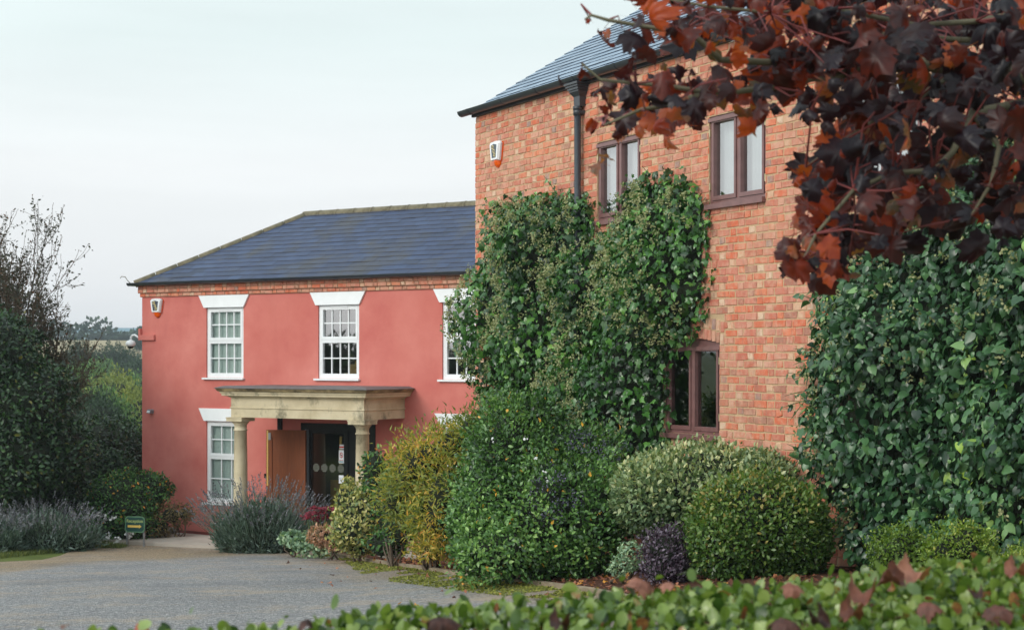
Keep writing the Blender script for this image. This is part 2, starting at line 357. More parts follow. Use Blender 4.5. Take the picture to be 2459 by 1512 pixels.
# distance to the edges for the tan margin
dr = np.abs(xr(GY)-GX); db = (back_u[None, :]-GY)
marg = np.maximum(1/(1+np.exp((dr-.9)/.4)), 1/(1+np.exp((db-np.interp(GX, (-9, -6, -4), (5.2, 4.6, 2.0)))/.6)))*.62
def gravelmat():
    m, t, b = mat('rolled_gravel', .9, .3)
    n1 = noise(t, 26, 5, .8); n2 = noise(t, .55, 5, .65, (1, .8, 1)); n3 = noise(t, 120, 2)
    tan = ramp(t, n1, [(.3, lin(96, 82, 66)), (.5, lin(142, 124, 102)), (.7, lin(194, 176, 150))])
    grey = ramp(t, n1, [(.3, lin(78, 78, 81)), (.5, lin(130, 129, 131)), (.7, lin(206, 203, 198))])
    mm = nn(t, 'ShaderNodeMath', operation='ADD'); t.links.new(attr(t, 'marg'), mm.inputs[0])
    sc2 = nn(t, 'ShaderNodeMath', operation='MULTIPLY_ADD'); sc2.inputs[1].default_value = 1.1; sc2.inputs[2].default_value = -.60; t.links.new(n2, sc2.inputs[0]); t.links.new(sc2.outputs[0], mm.inputs[1])
    f = ramp(t, mm.outputs[0], [(.12, (0, 0, 0, 1)), (.55, (1, 1, 1, 1))])
    c = mixc(t, f, grey, tan)
    c = mixc(t, .4, c, mixc(t, n3, (.45, .45, .45, 1), (1.6, 1.6, 1.6, 1)), 'MULTIPLY')
    c = mixc(t, ramp(t, noise(t, 1.1, 6, .8, (.9, .7, 1)), [(.50, (0, 0, 0, 1)), (.68, (.7, .7, .7, 1))]), c, lin(172, 154, 134))
    c = mixc(t, ramp(t, noise(t, .7, 6, .78, (.7, .6, 1)), [(.50, (0, 0, 0, 1)), (.68, (.5, .5, .5, 1))]), c, lin(92, 95, 102))
    t.links.new(c, b.inputs['Base Color'])
    vo = nn(t, 'ShaderNodeTexVoronoi'); vo.inputs['Scale'].default_value = 55; tcn = nn(t, 'ShaderNodeTexCoord'); t.links.new(tcn.outputs['Object'], vo.inputs[0])
    bump(t, b, vo.outputs[0], .8, .02); return m
struct(grid_obj('gravel_driveway', GX, GY, G(GX, GY)+.012, gravelmat(), {'marg': marg}))
# planting bed between the edging and the brick wall
bu = np.linspace(0, 1, 40); by = np.linspace(4.5, 27.4, 90)
BX = np.zeros((90, 40)); BY = np.repeat(by[:, None], 40, 1)
for i, yy in enumerate(by):
    x0 = xr(yy)+.06; x1 = max(x0+.4, np.interp(yy, (4.5, 9, 15.2, 19.8, 23, 27.4), (8, 5.6, 2.3, -.1, -.6, -2.2)))
    BX[i] = x0+bu*(x1-x0)
BZ = G(BX, BY)+.03+.05*np.clip((BX-(xr(BY)))/1.2, 0, 1)
def mulchmat():
    m, t, b = mat('bark_mulch', .95, .2)
    t.links.new(ramp(t, noise(t, 34, 5, .75), [(.3, lin(48, 30, 24)), (.5, lin(96, 62, 48)), (.72, lin(140, 98, 78))]), b.inputs['Base Color'])
    bump(t, b, noise(t, 30, 6, .75), 1, .05); return m
struct(grid_obj('planting_bed', BX, BY, BZ, mulchmat()))
def bedz(x, y): return float(G(x, y)+.03+.05*np.clip((x-xr(y))/1.2, 0, 1))
rng = np.random.default_rng(7)

# ------------------------------------------------------------------ building helpers
def holes_grid(mb, t0, t1, z0, z1, openings, n=0.0, depth=.12, m=0, mr=0):
    ts = sorted({t0, t1} | {q for o in openings for q in o[:2]}); zs = sorted({z0, z1} | {q for o in openings for q in o[2:]})
    for a, b in zip(ts[:-1], ts[1:]):
        for c, d in zip(zs[:-1], zs[1:]):
            ct, cz = (a+b)/2, (c+d)/2
            if any(o[0] < ct < o[1] and o[2] < cz < o[3] for o in openings): continue
            mb.add([(a, n, c), (b, n, c), (b, n, d), (a, n, d)], [(0, 1, 2, 3)], m)
    for a, b, c, d in openings:
        e = n+depth
        mb.add([(a, n, c), (b, n, c), (b, n, d), (a, n, d), (a, e, c), (b, e, c), (b, e, d), (a, e, d)],
               [(0, 3, 7, 4), (1, 5, 6, 2), (0, 4, 5, 1), (3, 2, 6, 7)], mr)
def brick_rnd(header, r):
    if header: return float(rng.choice([.05, .2, .33, .45, .65, .74, .81, .89, .95, .985], p=[.05, .09, .11, .1, .1, .1, .12, .17, .11, .05]))
    return float(rng.choice([.05, .2, .33, .45, .55, .65, .74, .81, .89], p=[.11, .17, .16, .15, .12, .13, .08, .06, .02]))
def lay_bricks(mb, t0, t1, z0, z1, openings, n=0.0, m=0, soldier=(), header_only=False, proud=.007):
    rows = int(round((z1-z0)/.075))
    for k in range(rows):
        za, zb = z0+k*.075+.006, z0+(k+1)*.075-.006
        t = t0-(.149 if k % 2 else 0)-.05+rng.normal(0, .006); i = 0
        while t < t1:
            hd = header_only or (i % 2 == 1)
            L = (.0865 if hd else .186)+rng.normal(0, .0025)
            segs = [(max(t, t0), min(t+L, t1))]
            for o in list(openings)+list(soldier):
                if zb > o[2]+.004 and za < o[3]-.004:
                    ns = []
                    for a, b in segs:
                        if b <= o[0] or a >= o[1]: ns.append((a, b)); continue
                        if a < o[0]: ns.append((a, o[0]-.001))
                        if b > o[1]: ns.append((o[1]+.001, b))
                    segs = ns
            for a, b in segs:
                if b-a < .012: continue
                j = rng.normal(0, .0034, 8); p = proud+rng.normal(0, .0018); c = .004
                mb.add([(a+j[0], n, za+j[1]), (b+j[2], n, za+j[3]), (b+j[4], n, zb+j[5]), (a+j[6], n, zb+j[7]),
                        (a+c+j[0], n-p, za+c+j[1]), (b-c+j[2], n-p, za+c+j[3]), (b-c+j[4], n-p, zb-c+j[5]), (a+c+j[6], n-p, zb-c+j[7])],
                       [(4, 5, 6, 7), (0, 1, 5, 4), (1, 2, 6, 5), (2, 3, 7, 6), (3, 0, 4, 7)], m, brick_rnd(hd, None))
            t += L+.0125; i += 1
def clip_poly(poly, a, b):       # keep the part of a 2d polygon left of the line a->b
    outp = []; n = len(poly); s = lambda p: (b[0]-a[0])*(p[1]-a[1])-(b[1]-a[1])*(p[0]-a[0])
    for i in range(n):
        p, q = poly[i], poly[(i+1) % n]; sp_, sq = s(p), s(q)
        if sp_ >= 0: outp.append(p)
        if (sp_ >= 0) != (sq >= 0):
            k = sp_/(sp_-sq); outp.append((p[0]+(q[0]-p[0])*k, p[1]+(q[1]-p[1])*k))
    return outp
def slates(mb, o, U, V, N, poly, row=.18, wid=.3, m=0, me=1, thick=.006):
    """rows of slates on the plane o + u U + v V (v up the slope), clipped to a convex polygon (u, v), counter-clockwise"""
    o, U, V, N = map(np.array, (o, U, V, N)); us = [p[0] for p in poly]; vs = [p[1] for p in poly]
    for k in range(int(math.ceil((max(vs)-min(vs))/row))):
        v0 = min(vs)+k*row; t = min(us)-wid-(wid/2 if k % 2 else 0)
        while t < max(us):
            q = [(t+.002, v0-.012), (t+wid-.002, v0-.012), (t+wid-.002, v0+row), (t+.002, v0+row)]
            for i in range(len(poly)):
                q = clip_poly(q, poly[i], poly[(i+1) % len(poly)])
                if len(q) < 3: break
            if len(q) >= 3:
                jt = rng.normal(0, .0012); r = float(np.clip(rng.normal(.5, .22), 0, 1))
                hf = lambda vv: thick*1.9-(vv-v0)/row*thick*1.2+jt
                P = [o+U*a+V*b+N*hf(b) for a, b in q]
                mb.add(P, [tuple(range(len(P)))], m, r)
                low = sorted(range(len(q)), key=lambda i: q[i][1])[:2]
                if abs(q[low[0]][1]-q[low[1]][1]) < .004:
                    a, b = sorted(low, key=lambda i: q[i][0])
                    A, B = P[a], P[b]
                    mb.add([A-N*thick*1.4, B-N*thick*1.4, B, A], [(0, 1, 2, 3)], me, r)
            t += wid
def half_gutter(mb, p0, p1, out, r=.058, k=7, m=0, brackets=.8):
    p0, p1, out = Vector(p0), Vector(p1), Vector(out).normalized(); d = (p1-p0); L = d.length; d.normalize(); up = Vector((0, 0, 1))
    pr = [(math.cos(a)*r, -math.sin(a)*r) for a in np.linspace(0, math.pi, k)]
    def ring(s, g=1.0): return [p0+d*s+out*(x*g)+up*(y*g) for x, y in pr]
    vs = ring(0)+ring(L); fs = [(i, i+1, k+i+1, k+i) for i in range(k-1)]
    mb.add(vs, fs, m, .5, True)
    vs = [p0+d*0+out*x*.9+up*y*.9 for x, y in pr]+[p0+d*L+out*x*.9+up*y*.9 for x, y in pr]; mb.add(vs, [(k+i, k+i+1, i+1, i) for i in range(k-1)], m, .5, True)
    for s in (0, L): mb.add([p0+d*s+out*x+up*y for x, y in pr], [tuple(range(k))], m)
    s = .25
    while s < L:                                     # union clips and brackets
        a, b = ring(s, 1.09), ring(s+.05, 1.09); mb.add(a+b, fs, m, .5, True)
        mb.add(a, [tuple(range(k))], m); mb.add(b, [tuple(range(k-1, -1, -1))], m); s += brackets
# ------------------------------------------------------------------ pink house
ZB = -3.45; LOC = (0, 0, -ZB)
ph = thing('pink_house', 'two storey pink rendered house with a hipped dark slate roof and stone porch', 'house', (-7.35, 31, ZB), R(-31.5))
WIN = [(1.70, 2.64), (4.44, 5.38), (7.19, 8.13)]
UZ = (-.36, .985); LZ = (-2.765, -1.20)
ops = [(a, b, UZ[0], UZ[1]) for a, b in WIN]+[(1.70, 2.64, LZ[0], LZ[1]), (7.22, 8.16, LZ[0], LZ[1]), (4.05, 5.75, -3.34, -1.18)]
LEN = 12.5; DEP = 4.66
mb = MB()
holes_grid(mb, 0, LEN, -3.33, 1.23, ops, 0, .16)
mb.box((0, 0.001, -3.33), (.001, DEP, 1.4)); mb.box((0, DEP, -3.33), (LEN, DEP+.1, 1.4)); mb.box((LEN, .0, -3.33), (LEN+.1, DEP, 1.4))
mb.build('wall', M['pink'], ph, LOC)
mb = MB(); mb.box((.012, .02, -3.6), (LEN, .3, -3.332)); mb.build('plinth', M['plinth'], ph, LOC)
mb = MB()   # inside: floors, back partition
mb.box((.05, .17, -3.36), (LEN-.05, DEP-.05, -3.33)); mb.box((.05, .17, -.75), (LEN-.05, DEP-.05, -.70)); mb.box((.05, 2.3, -3.32), (LEN-.05, 2.36, 1.3)); mb.box((.05, .17, 1.31), (LEN-.05, DEP-.05, 1.34))
mb.box((3.3, .17, -3.3), (3.34, 2.3, 1.3)); mb.box((6.4, .17, -3.3), (6.44, 2.3, 1.3))
mb.build('interior', M['dark_room'], ph, LOC)
mb = MB()   # three corbelled brick courses under the eaves
for i, pr in enumerate((.03, .06, .06)):
    mb.box((-pr, -pr+.006, 1.222+.075*i), (LEN, .05, 1.297+.075*i), 1)
    lay_bricks(mb, -pr, LEN, 1.222+.075*i, 1.297+.075*i, [], -pr+.006, 0)
mb.build('brick_eaves_course', [M['brick'], M['corbel_mortar']], ph, LOC)
# roof: hip at the left end
h = 2.33; ov = .10; EZ = 1.50; RZ = 2.95
pit = math.atan2(RZ-EZ, h+ov); L = (h+ov)/math.cos(pit)
mb = MB()
U = np.array((1, 0, 0)); V = np.array((0, math.cos(pit), math.sin(pit))); N = np.array((0, -math.sin(pit), math.cos(pit)))
o = np.array((-ov, -ov, EZ)); Lh = h+ov
slates(mb, o, U, V, N, [(0, 0), (LEN+ov, 0), (LEN+ov, L), (Lh, L)])
mb.add([o, o+U*(LEN+ov), o+U*(LEN+ov)+V*L, o+U*Lh+V*L], [(0, 1, 2, 3)], 1)
# hip end and rear slope
a, b, c = (-ov, -ov, EZ), (-ov, 2*h+ov, EZ), (h, h, RZ)
mb.add([a, c, b], [(0, 1, 2)], 0); mb.add([b, c, (LEN, h, RZ), (LEN, 2*h+ov, EZ)], [(0, 1, 2, 3)], 0)
roof = mb.build('roof', [M['slate_dark'], M['moss_edge']], ph, LOC)
mb = MB(); x = h-.1
while x < LEN:
    mb.tube([(x, h, RZ-.05), (x+.435, h, RZ-.05)], .105, 10, 0, rng.random()); mb.tube([(x+.40, h, RZ-.05), (x+.435, h, RZ-.05)], .112, 10); x += .44
mb.build('ridge_tiles', M['ridge'], roof)
mb = MB(); d = np.array((h+ov, h+ov, RZ-EZ)); Ld = np.linalg.norm(d); n_ = int(Ld/.42)
for i in range(n_+1):
    p = np.array(a)+d*(i/n_)*.985; q = np.array(a)+d*min(1, (i+.97)/n_)*.985
    mb.tube([p+(0, 0, -.02), q+(0, 0, -.02)], .075, 8)
mb.tube([(-ov-.05, -ov-.05, EZ-.02), (-ov-.1, -ov-.1, EZ+.05), (-ov-.13, -ov-.13, EZ+.12), (-ov-.18, -ov-.18, EZ+.13), (-ov-.2, -ov-.2, EZ+.09)], .008, 5)
mb.build('hip_tiles', M['ridge'], roof)
mb = MB(); half_gutter(mb, (-.22, -.155, 1.50), (LEN, -.155, 1.50), (0, -1, 0), .062, brackets=.82)
mb.box((-.05, -.10, 1.447), (LEN, -.06, 1.51))
half_gutter(mb, (-.155, -.2, 1.50), (-.155, DEP, 1.50), (-1, 0, 0), .062)
mb.build('gutter', M['black_plastic'], ph, LOC)
def lintel(parent, t0, t1, z0, z1, l=.17, r=.155):
    mb = MB(); mb.prism([(t0-.04, z0), (t1+.02, z0), (t1+r, z1), (t0-l, z1)], -.035, .05, lambda a, b, d: (a, d, b)); mb.build('lintel', M['lintel'], parent, LOC)
def sash_window(parent, t0, t1, z0, z1, cols, mid, content, glass='glass_coat', flip=True):
    mb = MB(); n0 = .03; fw = .05
    fr = lambda a, b, c, d, p=n0, q=.10: mb.box((a, p, c), (b, q, d))
    fr(t0, t0+fw, z0, z1); fr(t1-fw, t1, z0, z1); fr(t0+fw, t1-fw, z1-fw, z1); fr(t0+fw, t1-fw, z0, z0+fw)
    fr(t0+fw, t1-fw, mid-.018, mid+.018)
    panes = []
    for (c, d, w_, rec, br) in ((mid+.018, z1-fw, .045, .022, .055), (z0+fw, mid-.018, .03, .032, .04)):
        a, b = t0+fw, t1-fw
        fr(a, a+w_, c, d, rec, .09); fr(b-w_, b, c, d, rec, .09); fr(a+w_, b-w_, d-w_*.8, d, rec, .09); fr(a+w_, b-w_, c, c+br, rec, .09)
        a2, b2, c2, d2 = a+w_, b-w_, c+br, d-w_*.8
        for i in range(1, cols): x_ = a2+(b2-a2)*i/cols; mb.box((x_-.011, .05, c2), (x_+.011, .075, d2))
        zz = (c2+d2)/2
        for i in range(cols):
            xa = a2+(b2-a2)*i/cols+(.011 if i else 0); xb = a2+(b2-a2)*(i+1)/cols-(.011 if i < cols-1 else 0)
            mb.box((xa, .052, zz-.011), (xb, .073, zz+.011))
        panes.append((a2, b2, c2, d2))
    mb.box((t0+.28, .012, z1-fw-.005), (t1-.28, n0-.001, z1-fw+.012))       # trickle vent
    wdw = mb.build('window', M['white'], parent, LOC)
    for a2, b2, c2, d2 in panes:
        g = MB(); g.add([(a2-.005, .066, c2-.005), (b2+.005, .066, c2-.005), (b2+.005, .066, d2+.005), (a2-.005, .066, d2+.005)], [(0, 1, 2, 3)]); g.build('pane', M[glass], wdw)
    s = MB(); s.box((t0-.07, -.055, z0-.035), (t1+.025, .10, z0-.001)); s.build('sill', M['white'], wdw)
    if content == 'blind':
        s = MB(); x_ = t0+.04
        while x_ < t1+.05:
            tl = .5+rng.normal(0, .02); dx_, dy_ = .0435*math.cos(.22), .0435*math.sin(.22)
            s.add([(x_-dx_, .125-dy_, z0-.02), (x_+dx_, .125+dy_, z0-.02), (x_+dx_, .125+dy_, z1+.05), (x_-dx_, .125-dy_, z1+.05)], [(0, 1, 2, 3)]); x_ += .084
        s.build('blind', M['blind'], wdw)
    return wdw
for i, (a, b) in enumerate(WIN):
    lintel(ph, a, b, UZ[1], 1.218); sash_window(ph, a, b, UZ[0], UZ[1], 4, .335, 'blind' if i == 0 else None, 'glass' if i == 0 else 'glass_coat')
lintel(ph, 1.70, 2.64, LZ[1]+.008, -.952); sash_window(ph, 1.70, 2.64, LZ[0], LZ[1], 3, -1.885, 'blind', 'glass')
lintel(ph, 7.22, 8.16, LZ[1], -.952); sash_window(ph, 7.22, 8.16, LZ[0], LZ[1], 3, -1.885, None, 'glass')
# entrance
mb = MB()
mb.box((4.05, -.02, -1.30), (5.75, .14, -1.18)); mb.box((4.05, -.02, -3.35), (4.13, .14, -1.30)); mb.box((5.67, -.02, -3.35), (5.75, .14, -1.30)); mb.box((5.05, 0.0, -3.35), (5.12, .12, -1.30))
mb.box((5.12, .03, -3.35), (5.67, .08, -1.30))
ent = mb.build('door_frame', M['black_gloss'], ph, LOC)
mb = MB(); mb.box((4.13, .0, -3.35), (4.20, .10, -1.301)); mb.build('jamb', M['grey_frame'], ent)
mb = MB(); mb.box((4.201, .03, -3.35), (4.245, .07, -1.301)); mb.box((5.01, .03, -3.35), (5.049, .07, -1.301)); mb.box((4.245, .03, -1.37), (5.01, .07, -1.301)); mb.box((4.245, .03, -3.35), (5.01, .07, -3.2)); gd = mb.build('glass_door', M['black_gloss'], ph, LOC)
mb = MB(); mb.add([(4.245, .05, -3.2), (5.01, .05, -3.2), (5.01, .05, -1.37), (4.245, .05, -1.37)], [(0, 1, 2, 3)]); mb.build('pane', M['glass'], gd)
for i in range(4):                # manifestation dots with a printed grid
    mb = MB(); cx, cz, rr = 4.36+i*.19, -2.0, .072
    for k in range(-2, 3):
        lo, hi = cx+k*.029-.0125, cx+k*.029+.0125
        for q in range(-2, 3):
            za, zb = cz+q*.029-.0125, cz+q*.029+.0125
            if math.hypot(k, q)*.029 < rr: mb.add([(lo, .044, za), (hi, .044, za), (hi, .044, zb), (lo, .044, zb)], [(0, 1, 2, 3)])
    mb.build('frosted_dot', M['frost'], gd)
mb = MB(); mb.add([(4.885, .043, -1.90), (5.0, .043, -1.90), (5.0, .043, -1.66), (4.885, .043, -1.66)], [(0, 1, 2, 3)]); mb.add([(4.90, .043, -1.64), (5.0, .043, -1.64), (5.0, .043, -1.56), (4.90, .043, -1.56)], [(0, 1, 2, 3)])
mb.add([(4.90, .041, -1.622), (5.0, .041, -1.622), (5.0, .041, -1.592), (4.90, .041, -1.592)], [(0, 1, 2, 3)], 1)
mb.add([(4.895, .041, -1.85), (4.99, .041, -1.85), (4.99, .041, -1.84), (4.895, .041, -1.84)], [(0, 1, 2, 3)], 1); mb.add([(4.895, .041, -1.885), (4.99, .041, -1.885), (4.99, .041, -1.862), (4.895, .041, -1.862)], [(0, 1, 2, 3)], 2)
ri = [(4.945+.038*f*math.cos(a_), .041, -1.755+.052*f*math.sin(a_)) for f in (1, .74) for a_ in np.linspace(0, 2*math.pi, 20, endpoint=False)]
mb.add(ri, [(i, (i+1) % 20, 20+(i+1) % 20, 20+i) for i in range(20)], 1)
mb.add([(4.922, .041, -1.722), (4.932, .041, -1.714), (4.968, .041, -1.788), (4.958, .041, -1.796)], [(0, 1, 2, 3)], 1)
mb.box((4.925, .0405, -1.76), (4.965, .0415, -1.75), 3)
mb.build('no_smoking_notice', [M['paper'], M['red'], M['cyanp'], M['black_gloss']], gd)
mb = MB(); mb.add([(4.885, .043, -2.27), (4.995, .043, -2.27), (4.995, .043, -2.12), (4.885, .043, -2.12)], [(0, 1, 2, 3)])
mb.add([(4.89, .041, -2.185), (4.99, .041, -2.185), (4.99, .041, -2.178), (4.89, .041, -2.178)], [(0, 1, 2, 3)], 1); mb.add([(4.92, .041, -2.225), (4.97, .041, -2.225), (4.97, .041, -2.20), (4.92, .041, -2.20)], [(0, 1, 2, 3)], 1)
mb.build('paper_notice', [M['paper'], M['grey_frame']], gd)
mb = MB(); mb.box((4.85, .11, -1.92), (4.90, .13, -1.42)); mb.build('push_bar', M['yellow_wood'], gd)
for k in range(6): mb = MB(); mb.box((5.30, .022, -1.54-.21*k), (5.42, .03, -1.52-.21*k)); mb.build('letter_slot', M['steel'], ent)
mb = MB(); mb.box((4.45, .9, -3.33), (5.74, .95, -1.2)); mb.box((4.02, .9, -3.33), (4.40, .94, -2.3), 1); mb.build('lobby_wall', [M['inner_door'], M['yellow_wood']], ent)
# the open wooden leaf, swung out nearly flat against the wall
A0 = np.array((4.19, -.03)); dirn = np.array((-math.cos(.24), -math.sin(.24))); nrm = np.array((math.sin(.24), -math.cos(.24)))
def leafbox(mb, s0, s1, d0, d1, z0, z1, m=0):
    q = [A0+dirn*s+nrm*d for s, d in ((s0, d0), (s1, d0), (s1, d1), (s0, d1))]
    mb.add([(p[0], p[1], z0) for p in q]+[(p[0], p[1], z1) for p in q], [(0, 1, 2, 3), (4, 7, 6, 5), (0, 4, 5, 1), (1, 5, 6, 2), (2, 6, 7, 3), (3, 7, 4, 0)], m)
mb = MB(); zt, zb_ = -1.315, -3.33
leafbox(mb, 0, .80, 0, .03, zb_, zt); leafbox(mb, 0, .12, .03, .045, zb_, zt); leafbox(mb, .68, .80, .03, .045, zb_, zt); leafbox(mb, .12, .68, .03, .045, zt-.14, zt); leafbox(mb, .12, .68, .03, .045, zb_, zb_+.2)
dl = mb.build('door', M['door_wood'], ph, LOC)
mb = MB(); leafbox(mb, .755, .785, .046, .052, -2.35, zt-.01); mb.build('edge_strip', M['yellow_wood'], dl)
mb = MB(); leafbox(mb, .70, .75, .046, .06, -1.50, -1.37); mb.build('closer_plate', M['steel'], dl)
mb = MB(); leafbox(mb, .80, .84, .0, .05, -2.21, -2.13); mb.build('latch', M['black_gloss'], dl)
mb = MB(); mb.box((3.52, -.06, -1.34), (3.60, -.002, -1.03)); mb.build('wall_pipe', M['black_gloss'], ph, LOC)  # slim black box for a pipe on the wall
# portico
pt0, pt1, D = 3.40, 6.39, 1.2
prof = [(0, -1.05), (0, -.895), (.018, -.888), (.018, -.872), (0, -.862), (0, -.70), (.03, -.69), (.04, -.675), (.12, -.66), (.125, -.625), (.14, -.62), (.15, -.588), (.175, -.58), (.205, -.535), (.21, -.527)]
def ring_(o_, z_): return [(pt0-o_, -.002, z_), (pt0-o_, -D-o_, z_), (pt1+o_, -D-o_, z_), (pt1+o_, -.002, z_)]
mb = MB()
for (o1, z1_), (o2, z2_) in zip(prof[:-1], prof[1:]):
    q1, q2 = ring_(o1, z1_), ring_(o2, z2_)
    for k in range(3): mb.add([q1[k], q1[k+1], q2[k+1], q2[k]], [(0, 1, 2, 3)], 1 if z1_ > -.60 else 0)
inn = [(pt0+.25, -.002, -1.05), (pt0+.25, -D+.25, -1.05), (pt1-.25, -D+.25, -1.05), (pt1-.25, -.002, -1.05)]
q = ring_(0, -1.05)
for k in range(3): mb.add([q[k], q[k+1], inn[k+1], inn[k]], [(0, 1, 2, 3)]); mb.add([inn[k], inn[k+1], tuple(np.add(inn[k+1], (0, 0, .2))), tuple(np.add(inn[k], (0, 0, .2)))], [(0, 1, 2, 3)])
mb.add([tuple(np.add(p_, (0, 0, .2))) for p_ in inn], [(0, 1, 2, 3)])
port = thing('porch_portico', '', '', (0, 0, 0)); port.parent = ph; port.location = (0, 0, -ZB)
del port['label'], port['category']; port.name = 'portico'
def pbuild(mb, name, m): return mb.build(name, m, port, (0, 0, 0))
pbuild(mb, 'entablature', [M['stone'], M['stone_top']])
mb = MB(); lt = ring_(.225, -.522); hb = ring_(.10, -.485)
mb.add(lt+hb, [(0, 1, 5, 4), (1, 2, 6, 5), (2, 3, 7, 6), (4, 5, 6, 7)]); mb.add(ring_(.225, -.5265)+lt, [(0, 1, 5, 4), (1, 2, 6, 5), (2, 3, 7, 6), (0, 3, 2, 1)]); pbuild(mb, 'lead_roof', M['lead'])
for tcx in (pt0+.12, pt1-.12):
    mb = MB(); c = (tcx, -D+.12, 0)
    mb.lathe(c, [(.12, -3.3), (.165, -3.3), (.17, -3.25), (.155, -3.2), (.13, -3.18), (.125, -3.1), (.126, -2.6), (.122, -1.9), (.112, -1.30), (.126, -1.295), (.126, -1.275), (.112, -1.27), (.112, -1.20), (.12, -1.195), (.12, -1.18), (.145, -1.155), (.165, -1.13), (.17, -1.125), (.1, -1.125)])
    mb.box((tcx-.18, -D-.06, -1.125), (tcx+.18, -D+.30, -1.068)); mb.box((tcx-.19, -D-.07, -1.069), (tcx+.19, -D+.31, -1.052)); mb.box((tcx-.19, -D-.07, -3.45), (tcx+.19, -D+.31, -3.3))
    pbuild(mb, 'column', M['stone'])
# paving in front of the door
mb = MB(); rngp = np.random.default_rng(3)
mb.add([(q0, q1, q2) for q2 in (-3.42, -3.355) for q0, q1 in ((.85, -2.05), (1.75, -.55), (7.2, -.02), (7.2, -1.62), (3.8, -1.66))], [(0, 1, 2, 3, 4), (9, 8, 7, 6, 5), (0, 5, 6, 1), (1, 6, 7, 2), (2, 7, 8, 3), (3, 8, 9, 4), (4, 9, 5, 0)])
mb.add([(q0, q1, q2) for q2 in (-3.52, -3.425) for q0, q1 in ((.87, -2.03), (1.75, -.56), (7.2, -.02), (7.2, -1.60), (3.8, -1.64))], [(4, 3, 8, 9), (0, 4, 9, 5)], 1)
M['paving'] = plain('sandstone_paving', lin(168, 158, 148), .9, .18, 1.6, .3)
pv = mb.build('entrance_paving', [M['paving'], M['black_plastic']]); pv.location = (-7.35, 31, .03); pv.rotation_euler = (0, 0, R(-31.5)); struct(pv)
mb = MB(); mb.box((-.1, -.62, -3.44), (7.2, -.021, -3.40)); q = mb.build('gravel_strip', M['paving']); q.location = (-7.35, 31, .01); q.rotation_euler = (0, 0, R(-31.5)); struct(q)
# fixtures on the pink house
def wall_item(o, house, t, n, z):
    o.rotation_euler = house.rotation_euler; m_ = Matrix.Rotation(house.rotation_euler[2], 4, 'Z'); o.location = Vector((house.location[0], house.location[1], 0))+m_ @ Vector((t, n, z)); return o
def alarm_box(house, t, z, s, label):
    r = thing('alarm_box', label, 'alarm', group='intruder alarm boxes'); wall_item(r, house, t, -.006, z)
    f = lambda a, b, d: (a*s, -d*s, b*s)
    mb = MB(); P0 = [(-.11, -.13), (.11, -.13), (.16, .13), (.13, .165), (0, .175), (-.13, .165), (-.16, .13)]; P1 = [(x_*.86, y_*.9) for x_, y_ in P0]
    n_ = len(P0); vs = [f(a, b, 0) for a, b in P0]+[f(a, b, .05) for a, b in P0]+[f(a, b, .085) for a, b in P1]
    mb.add(vs, [tuple(2*n_+i for i in range(n_))]+[(k*n_+i, k*n_+(i+1) % n_, (k+1)*n_+(i+1) % n_, (k+1)*n_+i) for k in (0, 1) for i in range(n_)])
    mb.build('cover', M['white'], r, (0, 0, 0))
    mb = MB(); mb.add([f(a, b, .089) for a, b in ((-.06, -.09), (.06, -.09), (.092, .105), (0, .125), (-.092, .105))], [(0, 1, 2, 3, 4)]); pn = mb.build('panel', M['panel_dark'], r, (0, 0, 0))
    mb = MB()
    for cx, cz in ((-.03, .075), (.005, .015), (.03, -.045)):
        for (a, b) in ((.03, .03), ):
            oq = [(cx-.035, cz-.02), (cx+.02, cz-.033), (cx+.035, cz+.02), (cx-.02, cz+.033)]; iq = [(cx+(x_-cx)*.55, cz+(y_-cz)*.55) for x_, y_ in oq]
            mb.add([f(x_, y_, .092) for x_, y_ in oq+iq], [(0, 1, 5, 4), (1, 2, 6, 5), (2, 3, 7, 6), (3, 0, 4, 7)])
    mb.build('emblem', M['gold'], pn)
    mb = MB()
    k = 12
    for (ra, za, rb, zb2) in ((1, -.10, .95, -.15), (.95, -.15, .75, -.20), (.75, -.20, .35, -.235)):
        A_ = [f(math.cos(w_)*.10*ra, za, max(0, math.sin(w_))*.07*ra) for w_ in np.linspace(0, math.pi, k)]; B_ = [f(math.cos(w_)*.10*rb, zb2, max(0, math.sin(w_))*.07*rb) for w_ in np.linspace(0, math.pi, k)]
        mb.add(A_+B_, [(i, i+1, k+i+1, k+i) for i in range(k-1)], 0, .5, True)
    mb.add([f(math.cos(w_)*.035, -.235, math.sin(w_)*.0245) for w_ in np.linspace(0, math.pi, k)], [tuple(range(k))])
    # amber back plate showing round the right edge
    mb.add([f(a*1.07+.01, b*.99-.005, .002) for a, b in P0]+[f(a*1.05+.012, b*.99-.005, .03) for a, b in P0], [(i, (i+1) % n_, n_+(i+1) % n_, n_+i) for i in range(n_)])
    mb.build('strobe_lens', M['amber'], r, (0, 0, 0))
M['panel_dark'] = plain('dark_badge', lin(66, 74, 84), .35, .1, 9); M['gold'] = plain('gold_print', lin(206, 186, 128), .5, .1, 20)
M['amber'] = plain('amber_plastic', lin(232, 92, 8), .25, .08, 9)
alarm_box(ph, .43, 1.03, .92, 'white and orange alarm box on the pink wall under the eaves')
mb = MB(); mb.prism([(-.055, -.03), (.04, -.04), (.055, .02), (.03, .045), (-.03, .04)], 0, .10, lambda a, b, d: (a, -d, b)); o = mb.build('wall_light', M['grey_frame']); tag(o, 'small grey bulkhead light low on the pink wall by its corner', 'wall light'); wall_item(o, ph, .27, 0, -1.035)
lens = MB(); lens.prism([(-.045, -.02), (.03, -.03), (.04, .012), (-.02, .02)], .101, .112, lambda a, b, d: (a, -d, b)); lens.build('lens', M['paper'], o, (0, 0, 0))
